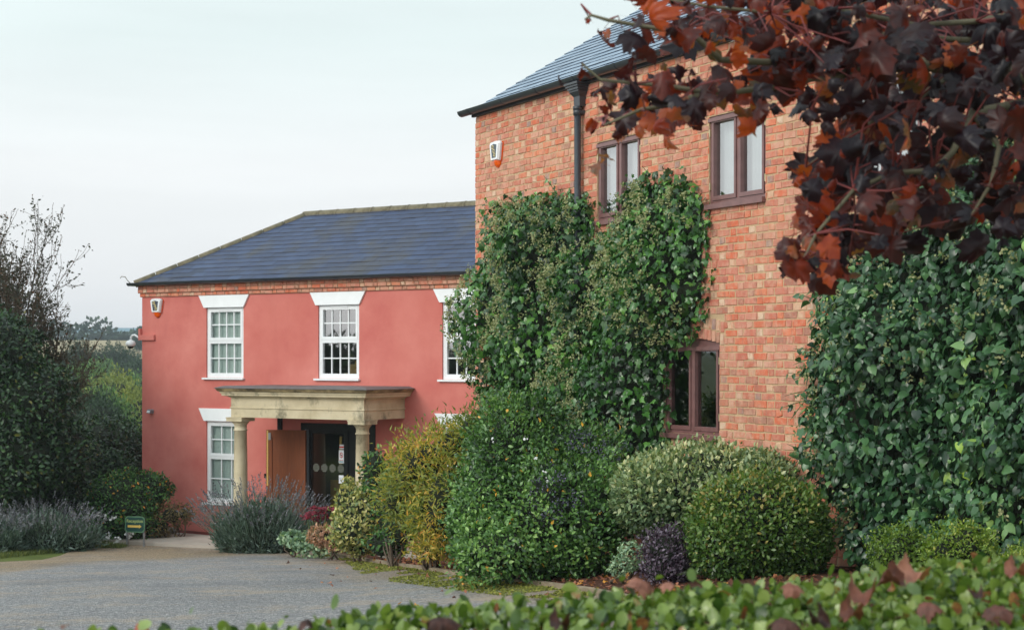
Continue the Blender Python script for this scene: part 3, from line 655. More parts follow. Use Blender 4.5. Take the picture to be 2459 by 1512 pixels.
cam_r = thing('security_camera', 'white dome security camera on a curved arm at the pink house corner', 'camera'); wall_item(cam_r, ph, 0, 0, 0)
mb = MB(); mb.box((-.05, -.05, .37), (.36, -.001, .475)); mb.box((-.055, -.052, .37), (-.003, .3, .60)); mb.build('mounting_plate', M['pink'], cam_r, (0, 0, 0))
mb = MB(); mb.tube([(-.05, .0, .40), (-.12, -.02, .445), (-.17, -.03, .475), (-.22, -.04, .47), (-.255, -.045, .435), (-.265, -.05, .37)], .020, 10); mb.build('arm', M['white'], cam_r, (0, 0, 0))
mb = MB(); mb.lathe((-.265, -.05, .0), [(.001, .382), (.03, .375), (.08, .35), (.098, .315), (.098, .285), (.08, .262), (.066, .25)], 20); mb.build('housing', M['white'], cam_r, (0, 0, 0))
mb = MB(); mb.lathe((-.265, -.05, .0), [(.066, .25), (.055, .222), (.03, .205), (.001, .202)], 16); mb.build('lens_dome', M['black_gloss'], cam_r, (0, 0, 0))
mb = MB(); mb.lathe((0, 0, 0), [(.001, -.07), (.09, -.05), (.13, 0), (.10, .05), (.03, .075), (.001, .078)], 9); o = mb.build('ground_spotlight', M['grey_frame']); tag(o, 'small blue grey ground light at the foot of the pink wall', 'spotlight'); wall_item(o, ph, 1.02, -.24, -3.32); o.scale = (1, .7, .8)
for i, (t_, w_, h_, tl) in enumerate(((5.22, .10, .30, .12), (5.10, .14, .24, -.1), (4.98, .12, .08, 0))):
    mb = MB(); mb.box((-w_/2, -.06, 0), (w_/2, .06, h_)); mb.box((-w_/2-.003, -.063, h_-.04), (w_/2+.003, .063, h_+.002))
    o = mb.build('cardboard_box', M['card']); tag(o, ('tall buff box behind the lower pane of the window over the porch', 'mid height buff box between two others inside the window over the porch', 'low buff box lying inside the window over the porch')[i], 'box', 'boxes behind the upper window'); wall_item(o, ph, t_, .22, -.34)

# ------------------------------------------------------------------ brick house
ZBB = -2.7; BLOC = (0, 0, -ZBB)
bh = thing('brick_house', 'tall multicoloured brick house with a blue grey slate roof and brown windows', 'house', (-.456, 19.8, ZBB), R(-61.5))
BL = 11.8; BD = 6.2; TOP = 3.06
BW = [(2.93, 3.80, 1.515, 2.38), (5.03, 5.93, 1.515, 2.38), (7.10, 8.0, 1.515, 2.38), (4.25, 5.205, -.753, .20)]
mb = MB(); holes_grid(mb, 0, BL, -2.7, TOP, BW, 0, .11, 1, 1)
sold = [(4.17, 5.29, .19, .44)]
lay_bricks(mb, 0, BL, -2.64, TOP-.015, BW, 0, 0, sold)
tcx = 4.7275
for ringi in range(2):                                     # two rings of bricks on end over the lower window
    for k in range(16):
        t = 4.17+k*.07; cur = lambda tt: .205+ringi*.118-.075*((tt-tcx)/.56)**2
        z0 = cur(t+.035); a, b = t+.004, t+.062; p = .0075+rng.normal(0, .002)
        mb.add([(a, 0, z0), (b, 0, z0), (b, 0, z0+.104), (a, 0, z0+.104), (a+.003, -p, z0+.003), (b-.003, -p, z0+.003), (b-.003, -p, z0+.101), (a+.003, -p, z0+.101)],
               [(4, 5, 6, 7), (0, 1, 5, 4), (1, 2, 6, 5), (2, 3, 7, 6), (3, 0, 4, 7)], 0, brick_rnd(True, 0))
# quoins: the ends of the bricks returning round the corner, other walls
for k in range(int((TOP+2.6)/.075)):
    za = -2.64+k*.075+.005; p = .004+rng.normal(0, .003)
    mb.box((-.008-max(p, 0), -.005, za), (.001, .215 if k % 2 else .1025, za+.065), 0, brick_rnd(k % 2 == 0, 0))
mb.add([(0, 0, -2.7), (0, BD, -2.7), (0, BD, TOP), (0, BD/2, 3.1+BD/2*math.tan(R(31.6))-.06), (0, 0, TOP)], [(0, 4, 3, 2, 1)], 1)
mb.add([(BL, 0, -2.7), (BL, BD, -2.7), (BL, BD, TOP), (BL, BD/2, 3.1+BD/2*math.tan(R(31.6))-.06), (BL, 0, TOP)], [(0, 1, 2, 3, 4)], 1)
mb.add([(0, BD, -2.7), (BL, BD, -2.7), (BL, BD, TOP), (0, BD, TOP)], [(0, 3, 2, 1)], 1)
mb.build('wall', [M['brick'], M['mortar']], bh, BLOC)
mb = MB(); mb.box((.05, 2.2, -2.6), (BL-.05, 2.25, TOP)); mb.box((.05, .12, .62), (BL-.05, 2.2, .70)); mb.box((.05, .12, -2.6), (BL-.05, 2.2, -2.55)); mb.box((.05, .12, 2.9), (BL-.05, 2.2, 2.95)); mb.build('interior', M['dark_room'], bh, BLOC)
pit = R(31.6); L = (BD/2+.10)/math.cos(pit); EZB = 3.10
mb = MB(); U = np.array((1, 0, 0)); V = np.array((0, math.cos(pit), math.sin(pit))); N = np.array((0, -math.sin(pit), math.cos(pit))); o = np.array((-.06, -.10, EZB))
slates(mb, o, U, V, N, [(0, 0), (BL+.12, 0), (BL+.12, L), (0, L)], row=.17, wid=.28, thick=.008)
mb.add([o, o+U*(BL+.12), o+U*(BL+.12)+V*L, o+V*L], [(0, 1, 2, 3)], 1)
ap = o+V*L
mb.add([tuple(ap), tuple(ap+U*(BL+.12)), (BL+.06, BD+.1, EZB), (-.06, BD+.1, EZB)], [(0, 1, 2, 3)], 0)
bro = mb.build('roof', [M['slate_light'], M['slate_edge']], bh, BLOC)
mb = MB(); x = -.06
while x < BL: mb.tube([(x, BD/2, ap[2]-.04), (x+.44, BD/2, ap[2]-.04)], .10, 10); x += .445
mb.build('ridge_tiles', M['ridge'], bro)
mb = MB(); mb.add([o+N*-.005, o+V*L+N*-.005, o+V*L-np.array((0, 0, .05)), o+V*.1-np.array((0, 0, .05))], [(0, 1, 2, 3)]); mb.build('verge', M['slate_edge'], bro)
mb = MB(); half_gutter(mb, (-.20, -.105, 3.145), (BL, -.105, 3.145), (0, -1, 0), .066, brackets=.86); mb.box((-.05, -.04, 3.062), (BL, -.001, 3.14)); mb.build('gutter', M['black_plastic'], bh, BLOC)
mb = MB(); mb.tube([(2.63, -.075, 2.82), (2.63, -.075, -2.3)], .038, 12)
for z_ in (2.72, 1.6, .2, -1.2): mb.tube([(2.63, -.075, z_), (2.63, -.075, z_+.07)], .048, 12); mb.box((2.58, -.06, z_+.015), (2.68, -.001, z_+.055))
mb.tube([(2.63, -.075, 2.78), (2.63, -.075, 2.82)], .052, 12)
dp = mb.build('downpipe', M['black_plastic'], bh, BLOC)
mb = MB()
lev = [(.06, 2.82), (.065, 2.93), (.10, 2.98), (.10, 3.0), (.115, 3.0), (.115, 3.025), (.13, 3.03), (.13, 3.05), (.145, 3.055), (.145, 3.08)]
for (r1, z1_), (r2, z2_) in zip(lev[:-1], lev[1:]):
    q = lambda r_, z_: [(2.63-r_, -.001, z_), (2.63-r_, -.02-r_*1.05, z_), (2.63+r_, -.02-r_*1.05, z_), (2.63+r_, -.001, z_)]
    mb.add(q(r1, z1_)+q(r2, z2_), [(0, 1, 5, 4), (1, 2, 6, 5), (2, 3, 7, 6)])
mb.build('hopper', M['black_plastic'], dp)
def casement(parent, t0, t1, z0, z1, glass, curtain, head=False):
    mb = MB(); fw = .04; fr = lambda a, b, c, d, p=.015, q=.10: mb.box((a, p, c), (b, q, d))
    zt = z1 if not head else .14
    fw = .034
    fr(t0, t0+fw, z0, zt); fr(t1-fw, t1, z0, zt); fr(t0+fw, t1-fw, zt-fw, zt); fr(t0+fw, t1-fw, z0, z0+fw); tm = (t0+t1)/2
    fr(tm-.02, tm+.02, z0+fw, zt-fw)
    fr(t0-.005, t1+.005, zt-.055, zt-.02, -.012, .014)           # drip / vent hood
    if head: mb.box((t0, .03, zt+.001), (t1, .09, z1))
    pn = []
    for a, b in ((t0+fw, tm-.02), (tm+.02, t1-fw)):
        c, d = z0+fw, zt-fw; s_ = .032
        fr(a+.003, a+s_, c+.003, d-.003, .004, .08); fr(b-s_, b-.003, c+.003, d-.003, .004, .08); fr(a+s_, b-s_, d-s_, d-.003, .004, .08); fr(a+s_, b-s_, c+.003, c+s_*1.4, .004, .08); pn.append((a+s_, b-s_, c+s_*1.4, d-s_))
    wdw = mb.build('window', M['brown_frame'], parent, BLOC)
    for a, b, c, d in pn:
        g = MB(); g.add([(a-.004, .045, c-.004), (b+.004, .045, c-.004), (b+.004, .045, d+.004), (a-.004, .045, d+.004)], [(0, 1, 2, 3)]); g.build('pane', M[glass], wdw)
    s = MB(); s.box((t0-.02, -.05, z0-.05), (t1+.005, .10, z0-.001)); s.build('sill', M['brown_frame'], wdw)
    for t_ in (t0+.002, t1-.014):
        for z_ in (z0+.18, zt-.16): s = MB(); s.box((t_, -.004, z_-.035), (t_+.012, .014, z_+.035)); s.build('hinge', M['brass'], wdw)
    if curtain:
        s = MB(); k = 60; xs_ = np.linspace(t0-.03, t1+.03, k); ys_ = .15+.014*np.sin(xs_*70+rng.random()*3)+.01*np.sin(xs_*31)
        s.add([(x_, y_, z0-.03) for x_, y_ in zip(xs_, ys_)]+[(x_, y_, z1+.05) for x_, y_ in zip(xs_, ys_)], [(i, i+1, k+i+1, k+i) for i in range(k-1)], 0, .5, True); s.build('curtain', M['curtain'], wdw)
    return wdw
for wv in BW[:3]: casement(bh, *wv, 'glass_bright', True)
casement(bh, *BW[3], 'glass', False, True)
alarm_box(bh, .62, 2.545, .80, 'white and orange alarm box high on the brick wall near its corner')

# timber edging of the bed
mb = MB()
for p, q in zip(EDGE[:-1], EDGE[1:]):
    d = (q-p)/np.linalg.norm(q-p); n_ = np.array((-d[1], d[0]))*.022
    cs = []
    for e in (p, q-d*.006):
        zz = float(G(*e)); cs += [(e[0]+n_[0], e[1]+n_[1], zz-.06), (e[0]-n_[0], e[1]-n_[1], zz-.06), (e[0]-n_[0], e[1]-n_[1], zz+.055), (e[0]+n_[0], e[1]+n_[1], zz+.06)]
    mb.add(cs, [(0, 1, 2, 3), (7, 6, 5, 4), (0, 4, 5, 1), (1, 5, 6, 2), (2, 6, 7, 3), (3, 7, 4, 0)], 0, rng.random())
M['timber'] = woodmat('weathered_timber', lin(112, 98, 80), lin(158, 142, 118), .9, (1, 1, 8))
tag(mb.build('timber_edging', M['timber']), 'weathered timber edging board between the gravel drive and the planting bed', 'edging')
for i, (dx, dy, Yq, lb) in enumerate(((958, 1336, 24.3, 'flat grey stepping stone in the mulch left of the orange leaves'), (1018, 1340, 23.2, 'flat grey stepping stone in the mulch under the yellow shrub'))):
    x_, y_ = at(dx, dy, Yq)[:2]; mb = MB(); k = 9; rr = .33
    pts = [(math.cos(a_)*rr*(1+.15*math.sin(3*a_+i)), math.sin(a_)*rr*.9*(1+.1*math.cos(2*a_+i))) for a_ in np.linspace(0, 2*math.pi, k, endpoint=False)]
    mb.prism(pts, 0, .05, lambda a, b, d: (a, b, d)); o = mb.build('stepping_stone', M['paving']); o.location = (x_, y_, bedz(x_, y_)+.005); tag(o, lb, 'stone', 'stepping stones')

# reception sign
sgn = thing('reception_sign', 'small green Reception sign with a yellow arrow on two grey posts', 'sign')
pS = at(325, 1300, 28.2); gz = float(G(pS[0], pS[1])); sgn.location = (pS[0], pS[1], gz); sgn.rotation_euler = (0, 0, R(-14))
bz = at(325, 1257, 28.2)[2]-gz; W2, H2 = .195, .145
M['sign_green'] = plain('sign_green', lin(20, 62, 56), .4, .08, 9); M['sign_edge'] = plain('sign_border_green', lin(84, 122, 92), .45, .08, 9); M['sign_yellow'] = plain('sign_yellow', lin(206, 172, 84), .5, .06, 9); M['sign_text'] = plain('sign_lettering', lin(150, 166, 104), .5, .06, 9)
def octo(w_, h_, c): return [(-w_+c, -h_), (w_-c, -h_), (w_, -h_+c), (w_, h_-c), (w_-c, h_), (-w_+c, h_), (-w_, h_-c), (-w_, -h_+c)]
mb = MB(); mb.prism(octo(W2, H2, .04), 0, .02, lambda a, b, d: (a, d-.02, b+bz)); bd = mb.build('board', M['sign_green'], sgn, (0, 0, 0))
mb = MB(); oo = octo(W2, H2, .04); ii = octo(W2-.017, H2-.017, .036); mb.add([(a, -.022, b+bz) for a, b in oo+ii]+[(a, -.012, b+bz) for a, b in oo], [(i, (i+1) % 8, 8+(i+1) % 8, 8+i) for i in range(8)]+[(i, 16+i, 16+(i+1) % 8, (i+1) % 8) for i in range(8)]); mb.build('border', M['sign_edge'], bd)
mb = MB(); mb.add([(a, -.024, b+bz-.035) for a, b in ((-.14, -.02), (.085, -.02), (.085, .02), (-.14, .02))]+[(.085, -.024, bz-.035-.036), (.135, -.024, bz-.035), (.085, -.024, bz-.035+.036)], [(0, 1, 2, 3), (4, 5, 6)]); mb.build('arrow', M['sign_yellow'], bd)
cu = bpy.data.curves.new('lettering', 'FONT'); cu.body = 'Reception'; cu.size = .080; cu.align_x = 'CENTER'; cu.offset = .0018; to = bpy.data.objects.new('tmp_text', cu); C.objects.link(to)
bpy.context.view_layer.update(); me = bpy.data.meshes.new_from_object(to.evaluated_get(bpy.context.evaluated_depsgraph_get())); bpy.data.objects.remove(to); me.materials.clear(); me.materials.append(M['sign_text'])
lt_ = link('lettering', me, bd, (0, -.024, bz+.035)); lt_.rotation_euler = (R(90), 0, 0)
for s_ in (-1, 1):
    mb = MB(); mb.box((s_*.165-.016, -.001, -.1), (s_*.165+.016, .03, bz+.1)); mb.build('post', M['steel'], sgn, (0, 0, 0))
#@@PLANTS
# ------------------------------------------------------------------ plants
OB = np.array((-.456, 19.8)); DB = np.array((math.cos(R(-61.5)), math.sin(R(-61.5)))); NB = np.array((-DB[1], DB[0]))
def hitB(dx, dy, off):                    # wall coordinates (t, z) of a view point on the brick wall, off metres in front of it
    r = at(dx, dy, 1.0); o = OB-NB*off; k, t = np.linalg.solve(np.array([[r[0], -DB[0]], [r[1], -DB[1]]]), o); return (t, k*r[2])
def in_poly(P, poly):
    x, y = P[:, 0], P[:, 1]; c = np.zeros(len(P), bool); n = len(poly)
    for i in range(n):
        (x1, y1), (x2, y2) = poly[i], poly[(i+1) % n]
        c ^= ((y1 > y) != (y2 > y)) & (x < (x2-x1)*(y-y1)/(y2-y1+1e-12)+x1)
    return c
def poly_dist(P, poly):
    d = np.full(len(P), 1e9); n = len(poly)
    for i in range(n):
        a, b = np.array(poly[i]), np.array(poly[(i+1) % n]); ab = b-a
        t = np.clip(((P-a)@ab)/(ab@ab+1e-12), 0, 1); d = np.minimum(d, np.linalg.norm(P-a-t[:, None]*ab, axis=1))
    return d
def lumps(D, seed, k=7, f=4.0):           # smooth bumpy field over directions or points
    g = np.random.default_rng(seed); o = np.zeros(len(D))
    for i in range(k):
        o += np.sin(D@(g.normal(0, 1, 3)*f)+g.random()*6.28)/k
    return o*1.6
def wood_tubes(name, segs, material, parent, k=5):
    mb = MB()
    for p, r in segs: mb.tube(p, r, k, 0, rng.random(), cap=False)
    return mb.build(name, material, parent)
M['bark'] = plain('brown_bark', lin(92, 78, 64), .9, .25, 14, .5)
M['maple_bark'] = plain('grey_green_bark', lin(104, 98, 78), .85, .3, 9, .4)
M['filler'] = plain('dark_filler', lin(26, 34, 18), .95, .3, 12, .5)  # the dark of shaded gaps as a colour, for the filling inside plants
M['stalk'] = plain('green_stalks', lin(88, 104, 62), .8, .2, 9)
def core_mesh(name, lobes, scale, material, parent, seed=0):  # solid dark lumps added inside the leaves, standing for the shaded interior
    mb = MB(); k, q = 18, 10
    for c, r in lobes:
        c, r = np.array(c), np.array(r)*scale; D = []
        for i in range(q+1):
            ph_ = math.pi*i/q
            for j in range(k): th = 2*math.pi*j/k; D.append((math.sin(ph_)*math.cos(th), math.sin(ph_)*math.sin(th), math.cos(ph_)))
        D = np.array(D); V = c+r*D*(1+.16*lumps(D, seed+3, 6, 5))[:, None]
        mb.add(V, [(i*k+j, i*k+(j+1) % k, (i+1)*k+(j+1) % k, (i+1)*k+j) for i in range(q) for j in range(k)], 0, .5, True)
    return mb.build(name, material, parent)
def shell(lobes, n, seed, depth=.25, bump_=.14, over=.08, zmin=None, f=5.0):
    g = np.random.default_rng(seed); c = np.array([l[0] for l in lobes], float); r = np.array([l[1] for l in lobes], float)
    a = (r[:, 0]*r[:, 1]+r[:, 0]*r[:, 2]+r[:, 1]*r[:, 2]); PS, NS = [], []; got = 0
    while got < n:
        m_ = n*2; i = g.choice(len(lobes), m_, p=a/a.sum()); D = unit(g.normal(0, 1, (m_, 3)))
        s = (1-depth*g.random(m_)**1.6+over*g.normal(0, .5, m_))*(1+bump_*lumps(D*1.0+c[i], seed+1, 8, f))
        P = c[i]+r[i]*D*s[:, None]; keep = np.ones(m_, bool)
        for j in range(len(lobes)):
            keep &= ~((i != j) & ((((P-c[j])/r[j])**2).sum(1) < .62))
        if zmin is not None: keep &= P[:, 2] > (zmin(P[:, 0], P[:, 1]) if callable(zmin) else zmin)
        PS.append(P[keep]); NS.append(unit(D/r[i])[keep]); got += keep.sum()
    return np.vstack(PS)[:n], np.vstack(NS)[:n]
def leaf_dirs(N, g, out_=.6, up=.35, rand=.9, nup=.5):
    n = len(N); A = unit(N*out_+np.array((0, 0, up))+g.normal(0, rand, (n, 3))); L = unit(N*.8+np.array((0, 0, nup))+g.normal(0, .45, (n, 3))); return A, L
def shrub(name, label, lobes, n, tmpl, size, material, seed, base, cat='shrub', core=.80, core_mat=None, depth=.25, bump_=.14, dirs={}, rnd=None, group=None, part='foliage', stems=5, f=5.0, over=.08):
    g = np.random.default_rng(seed); t = thing(name, label, cat, base, 0, group)
    P, N = shell(lobes, n, seed, depth, bump_, over, base[2]+.01, f); A, L = leaf_dirs(N, g, **dirs)
    S = size*(.65+.6*g.random(n)); r = g.random(n) if rnd is None else rnd(P, N, g)
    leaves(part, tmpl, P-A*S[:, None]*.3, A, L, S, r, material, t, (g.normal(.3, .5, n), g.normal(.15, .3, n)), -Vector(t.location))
    if core: core_mesh('dark_core', lobes, core, core_mat or M['filler'], t, seed)
    if stems:
        segs = []
        for i in range(stems):
            c, r_ = lobes[i % len(lobes)]; e = np.array(c)+g.normal(0, .3, 3)*np.array(r_); b = np.array(base)+(g.normal(0, .08), g.normal(0, .08), -.03)
            segs.append(([b, b*.5+e*.5+g.normal(0, .05, 3), e], [.018, .012, .005]))
        wood_tubes('stems', segs, M['bark'], t)
    return t
def lobe(dx, dy, Y, rx, rz, ry=None):
    c = at(dx, dy, Y); a, b = px(rx, Y), px(rz, Y); return (c, (a, ry if ry else min(a, b)*.95, b))

# --- ivy on the brick wall
GL = {}
GL['ivy'] = leafmat('ivy_leaf', [(0, lin(20, 42, 18)), (.4, lin(44, 84, 34)), (.75, lin(72, 116, 50)), (.93, lin(102, 148, 64)), (1, lin(128, 164, 76))], .30, .12, spec=.6, K=1.2)
GL['ivy_blue'] = leafmat('dark_ivy_leaf', [(0, lin(22, 46, 30)), (.4, lin(42, 74, 44)), (.75, lin(70, 106, 64)), (.93, lin(106, 138, 82)), (.97, lin(124, 150, 70)), (1, lin(140, 170, 70))], .32, .10, spec=.5, K=1.25)
GL['umbel'] = leafmat('ivy_flower_head', [(0, lin(92, 98, 60)), (.5, lin(118, 122, 82)), (1, lin(142, 143, 104))], .7, .2, K=1.3)
def ivy(name, label, disp, n, size, seed, thick, material, umbels, off0=.22, shift=0, tmpl=IVY, runners=0):
    g = np.random.default_rng(seed); poly = [hitB(x+(34 if x < 1165 else 0)*shift, y, off0 if x < 1165 or not shift else .10) for x, y in disp]; pa = np.array(poly)
    t = thing(name, label, 'ivy', (OB[0]+DB[0]*pa[:, 0].mean()-NB[0]*.2, OB[1]+DB[1]*pa[:, 0].mean()-NB[1]*.2, pa[:, 1].min()))
    def pts(m_, jit):
        out_ = []; c = 0
        while c < m_:
            Q = g.random((m_*3, 2))*(pa.max(0)-pa.min(0))+pa.min(0); Q = Q[in_poly(Q, poly)]; out_.append(Q); c += len(Q)
        Q = np.vstack(out_)[:m_]; d = poly_dist(Q, poly); return Q+g.normal(0, jit, Q.shape)*np.clip(1-d/.2, 0, 1)[:, None], d
    def surf(Q, d):
        q3 = np.column_stack([Q, np.zeros(len(Q))]); b = lumps(q3, seed+5, 9, 3.2)+.5*lumps(q3, seed+6, 9, 8)
        return .06+thick*np.sqrt(np.clip(d/.55, 0, 1))*(1+.5*b)+.10*b*np.clip(d/.2, 0, 1)
    def world(Q, off): return np.column_stack([OB[0]+DB[0]*Q[:, 0]-NB[0]*off, OB[1]+DB[1]*Q[:, 0]-NB[1]*off, Q[:, 1]])
    Q, d = pts(n, .05); base = surf(Q, d); off = np.maximum(base-.34*g.random(n)**1.4+.03*g.normal(0, 1, n), .03)
    e = .02; gx = (surf(Q+(e, 0), np.clip(d, 0, 9))-base)/e; gz = (surf(Q+(0, e), d)-base)/e
    # outward normal also leans away from the mass near its outline
    dd = .04; gdx = (poly_dist(Q+(dd, 0), poly)-d)/dd; gdz = (poly_dist(Q+(0, dd), poly)-d)/dd; kk = np.clip(1-d/.45, 0, 1)*1.3
    nl = unit(np.column_stack([-gx-gdx*kk, -np.ones(n), -gz*.8-gdz*kk])); N = np.column_stack([DB[0]*nl[:, 0]+NB[0]*nl[:, 1], DB[1]*nl[:, 0]+NB[1]*nl[:, 1], nl[:, 2]])
    A = unit(np.array((0, 0, -.95))+N*.25+g.normal(0, .55, (n, 3))); L = unit(N+np.array((0, 0, .45))+g.normal(0, .33, (n, 3)))
    S = size*(.42+.95*g.random(n)**1.5); W_ = world(Q, off)
    leaves('foliage', tmpl, W_, A, L, S, np.clip(g.beta(1.6, 2.2, n)+.15*lumps(np.column_stack([Q, 0*d]), seed+9, 6, 2.5), 0, 1), material, t, (g.normal(.4, .4, n), g.normal(.2, .35, n)), -Vector(t.location))
    # stray runners reaching out past the outline
    RP, RA, RN, RS, UM, rseg = [], [], [], [], [], []
    for j in range(runners):
        q = pa[g.integers(0, len(pa)-1)]*1.0; q2 = pa[(np.where((pa == q).all(1))[0][0]+1) % len(pa)]; q = q+(q2-q)*g.random(); cen = pa.mean(0); dr_ = (q-cen)/np.linalg.norm(q-cen); dr_ = unit(dr_+g.normal(0, .35, 2)); Lr = g.uniform(.08, .24); pt = []
        for a_ in np.linspace(-.15, 1, 7): pt.append(world((q+dr_*Lr*a_+np.array((0, -.10*Lr*a_*a_)))[None], np.array([.10+.10*a_]))[0])
        rseg.append((pt, [.004]*5+[.003, .002])); k_ = g.integers(3, 7)
        for a_ in g.random(k_): RP.append(pt[min(6, int(a_*6.9))]+g.normal(0, .015, 3)); RS.append(size*g.uniform(.5, .95))
        UM.append(pt[-1])
    if runners:
        RP = np.array(RP); m_ = len(RP); out0 = np.array((-NB[0], -NB[1], .45)); leaves('runner_leaves', tmpl, RP, unit(np.array((0, 0, -.8))+g.normal(0, .6, (m_, 3))), unit(out0+g.normal(0, .4, (m_, 3))), np.array(RS), g.random(m_), material, t, (g.normal(.4, .4, m_), g.normal(.2, .35, m_)), -Vector(t.location))
        [wood_tubes('runner', [q_], M['stalk'], t, 4) for q_ in rseg]
    # umbels, five to eight balls each
    m_ = umbels; Q, d = pts(m_, .03); ok = (d > .05) & (lumps(np.column_stack([Q, 0*d]), seed+11, 6, 2.2) > -.25); Q, d = Q[ok], d[ok]; off = surf(Q, d)+.03+.03*g.random(len(Q)); W_ = world(Q, off); k = 8
    PP = np.repeat(W_, k, 0)+g.normal(0, .020, (len(W_)*k, 3)); n2 = len(PP)
    leaves('flower_heads', ROUND, PP, unit(g.normal(0, 1, (n2, 3))), unit(g.normal(0, .6, (n2, 3))+np.array((-.6, -.7, .4))), .026, np.repeat(g.random(len(W_)), k), GL['umbel'], t, None, -Vector(t.location))
    # dark backing sheet added behind the leaves, for the shade between them
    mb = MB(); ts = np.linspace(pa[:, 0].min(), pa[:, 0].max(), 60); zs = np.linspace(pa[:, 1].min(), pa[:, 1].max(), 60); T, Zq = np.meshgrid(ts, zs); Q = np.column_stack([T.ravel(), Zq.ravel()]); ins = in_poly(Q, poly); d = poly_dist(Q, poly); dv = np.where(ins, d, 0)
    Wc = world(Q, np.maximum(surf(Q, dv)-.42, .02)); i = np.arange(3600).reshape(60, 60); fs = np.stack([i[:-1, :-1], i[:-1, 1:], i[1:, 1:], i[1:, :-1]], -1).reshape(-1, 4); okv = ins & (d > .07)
    fs = [tuple(f_) for f_ in fs if okv[f_].all()]; mb.add(Wc, fs, 0, .5, True); mb.build('dark_backing', M['filler'], t)
    segs = []
    for j in range(26):
        q = np.array([[g.uniform(pa[:, 0].min()+.2, pa[:, 0].max()-.2), pa[:, 1].min()]]); pth = []
        for s_ in range(12): pth.append(q.copy()); q = q+np.array([[g.normal(0, .08), .22]])
        q = np.vstack(pth); q = q[in_poly(q, poly)]
        if len(q) > 2: segs.append((list(world(q, np.full(len(q), .05))), .012))
    wood_tubes('stems', segs, M['bark'], t)
    return t
IV1 = [(1150,500),(1200,478),(1290,462),(1380,455),(1414,482),(1418,530),(1412,562),(1452,556),(1472,500),(1482,452),(1530,417),(1580,410),(1650,430),(1685,490),(1692,560),(1680,640),(1690,680),(1675,750),(1662,800),(1622,830),(1592,880),(1590,960),(1588,1010),(1604,1070),(1580,1270),(1160,1270),(1130,980),(1122,900),(1100,790),(1102,690),(1114,640),(1146,600),(1150,540)]
ivy('ivy', 'two humped mass of green ivy with pale flower heads on the brick wall', IV1, 14000, .082, 11, .42, GL['ivy'], 2300, shift=.42, runners=16)
IV2 = [(2330,345),(2230,375),(2160,440),(2100,540),(2060,590),(1990,610),(1938,700),(1952,790),(1922,870),(1902,980),(1915,1100),(1945,1180),(1990,1270),(2050,1340),(2120,1420),(2750,1450),(2750,150),(2459,290)]
ivy('ivy', 'tall wall of dark bluish ivy at the right under the maple', IV2, 12500, .080, 23, .50, GL['ivy_blue'], 300, runners=46, tmpl=HEART)

# --- shrubs in the bed, right to left
def gnd(dx, Y, bed=True):
    p = at(dx, 900, Y); return (p[0], p[1], bedz(p[0], p[1]) if bed else float(G(p[0], p[1])))
GL['var'] = leafmat('cream_edged_leaf', [(0, lin(58, 80, 54)), (.45, lin(92, 112, 76)), (.75, lin(130, 142, 102)), (1, lin(176, 174, 130))], .4, .2)
GL['clip'] = leafmat('clipped_green_leaf', [(0, lin(40, 64, 26)), (.5, lin(66, 94, 36)), (.85, lin(96, 112, 48)), (1, lin(140, 126, 70))], .38, .2)
GL['purple'] = leafmat('purple_leaf', [(0, lin(40, 28, 38)), (.5, lin(58, 44, 56)), (1, lin(96, 84, 98))], .35, .12, [(0, rgb(.03, .01, .02)), (1, rgb(.06, .03, .05))])
GL['greygreen'] = leafmat('grey_green_leaf', [(0, lin(76, 102, 80)), (.6, lin(112, 136, 112)), (1, lin(158, 174, 140))], .5, .2)
GL['lime'] = leafmat('lime_green_leaf', [(0, lin(54, 78, 22)), (.5, lin(88, 112, 34)), (.85, lin(128, 140, 56)), (1, lin(168, 164, 92))], .45, .25)
GL['vib'] = leafmat('evergreen_leaf', [(0, lin(22, 42, 20)), (.4, lin(56, 88, 42)), (.8, lin(92, 126, 62)), (.965, lin(124, 152, 84)), (.98, lin(196, 150, 48)), (1, lin(212, 150, 60))], .33, .18)
GL['autumn'] = leafmat('autumn_leaf', [(0, lin(76, 94, 42)), (.35, lin(112, 120, 50)), (.6, lin(148, 138, 56)), (.85, lin(176, 146, 62)), (.95, lin(186, 128, 60)), (1, lin(206, 166, 96))], .5, .3, K=1.35)
GL['euo'] = leafmat('yellow_edged_leaf', [(0, lin(70, 92, 52)), (.4, lin(118, 124, 70)), (.75, lin(160, 154, 96)), (1, lin(196, 184, 130))], .45, .2)
GL['rose'] = leafmat('rose_leaf', [(0, lin(20, 38, 20)), (.5, lin(46, 80, 36)), (.95, lin(80, 120, 54)), (.985, lin(190, 120, 40)), (1, lin(206, 136, 40))], .45, .2)
GL['brownish'] = leafmat('bronze_leaf', [(0, lin(58, 50, 34)), (.5, lin(88, 74, 46)), (1, lin(116, 102, 60))], .55, .25)
GL['dark'] = leafmat('dark_tree_leaf', [(0, lin(16, 32, 18)), (.5, lin(30, 58, 28)), (.9, lin(54, 88, 42)), (.97, lin(62, 92, 46)), (1, lin(110, 104, 40))], .45, .1, K=.95)
GL['lav'] = leafmat('lavender_leaf', [(0, lin(46, 64, 50)), (.5, lin(72, 90, 78)), (1, lin(108, 122, 116))], .8, .15)
GL['lavfl'] = leafmat('faded_lavender_flower', [(0, lin(70, 70, 78)), (.5, lin(92, 93, 102)), (1, lin(120, 121, 128))], .9, .15)
GL['sedum'] = leafmat('crimson_flower', [(0, lin(96, 26, 42)), (1, lin(150, 44, 66))], .7, .15, K=1)
GL['low'] = leafmat('pinkish_low_leaf', [(0, lin(96, 88, 66)), (.5, lin(148, 110, 92)), (1, lin(176, 136, 112))], .6, .25)
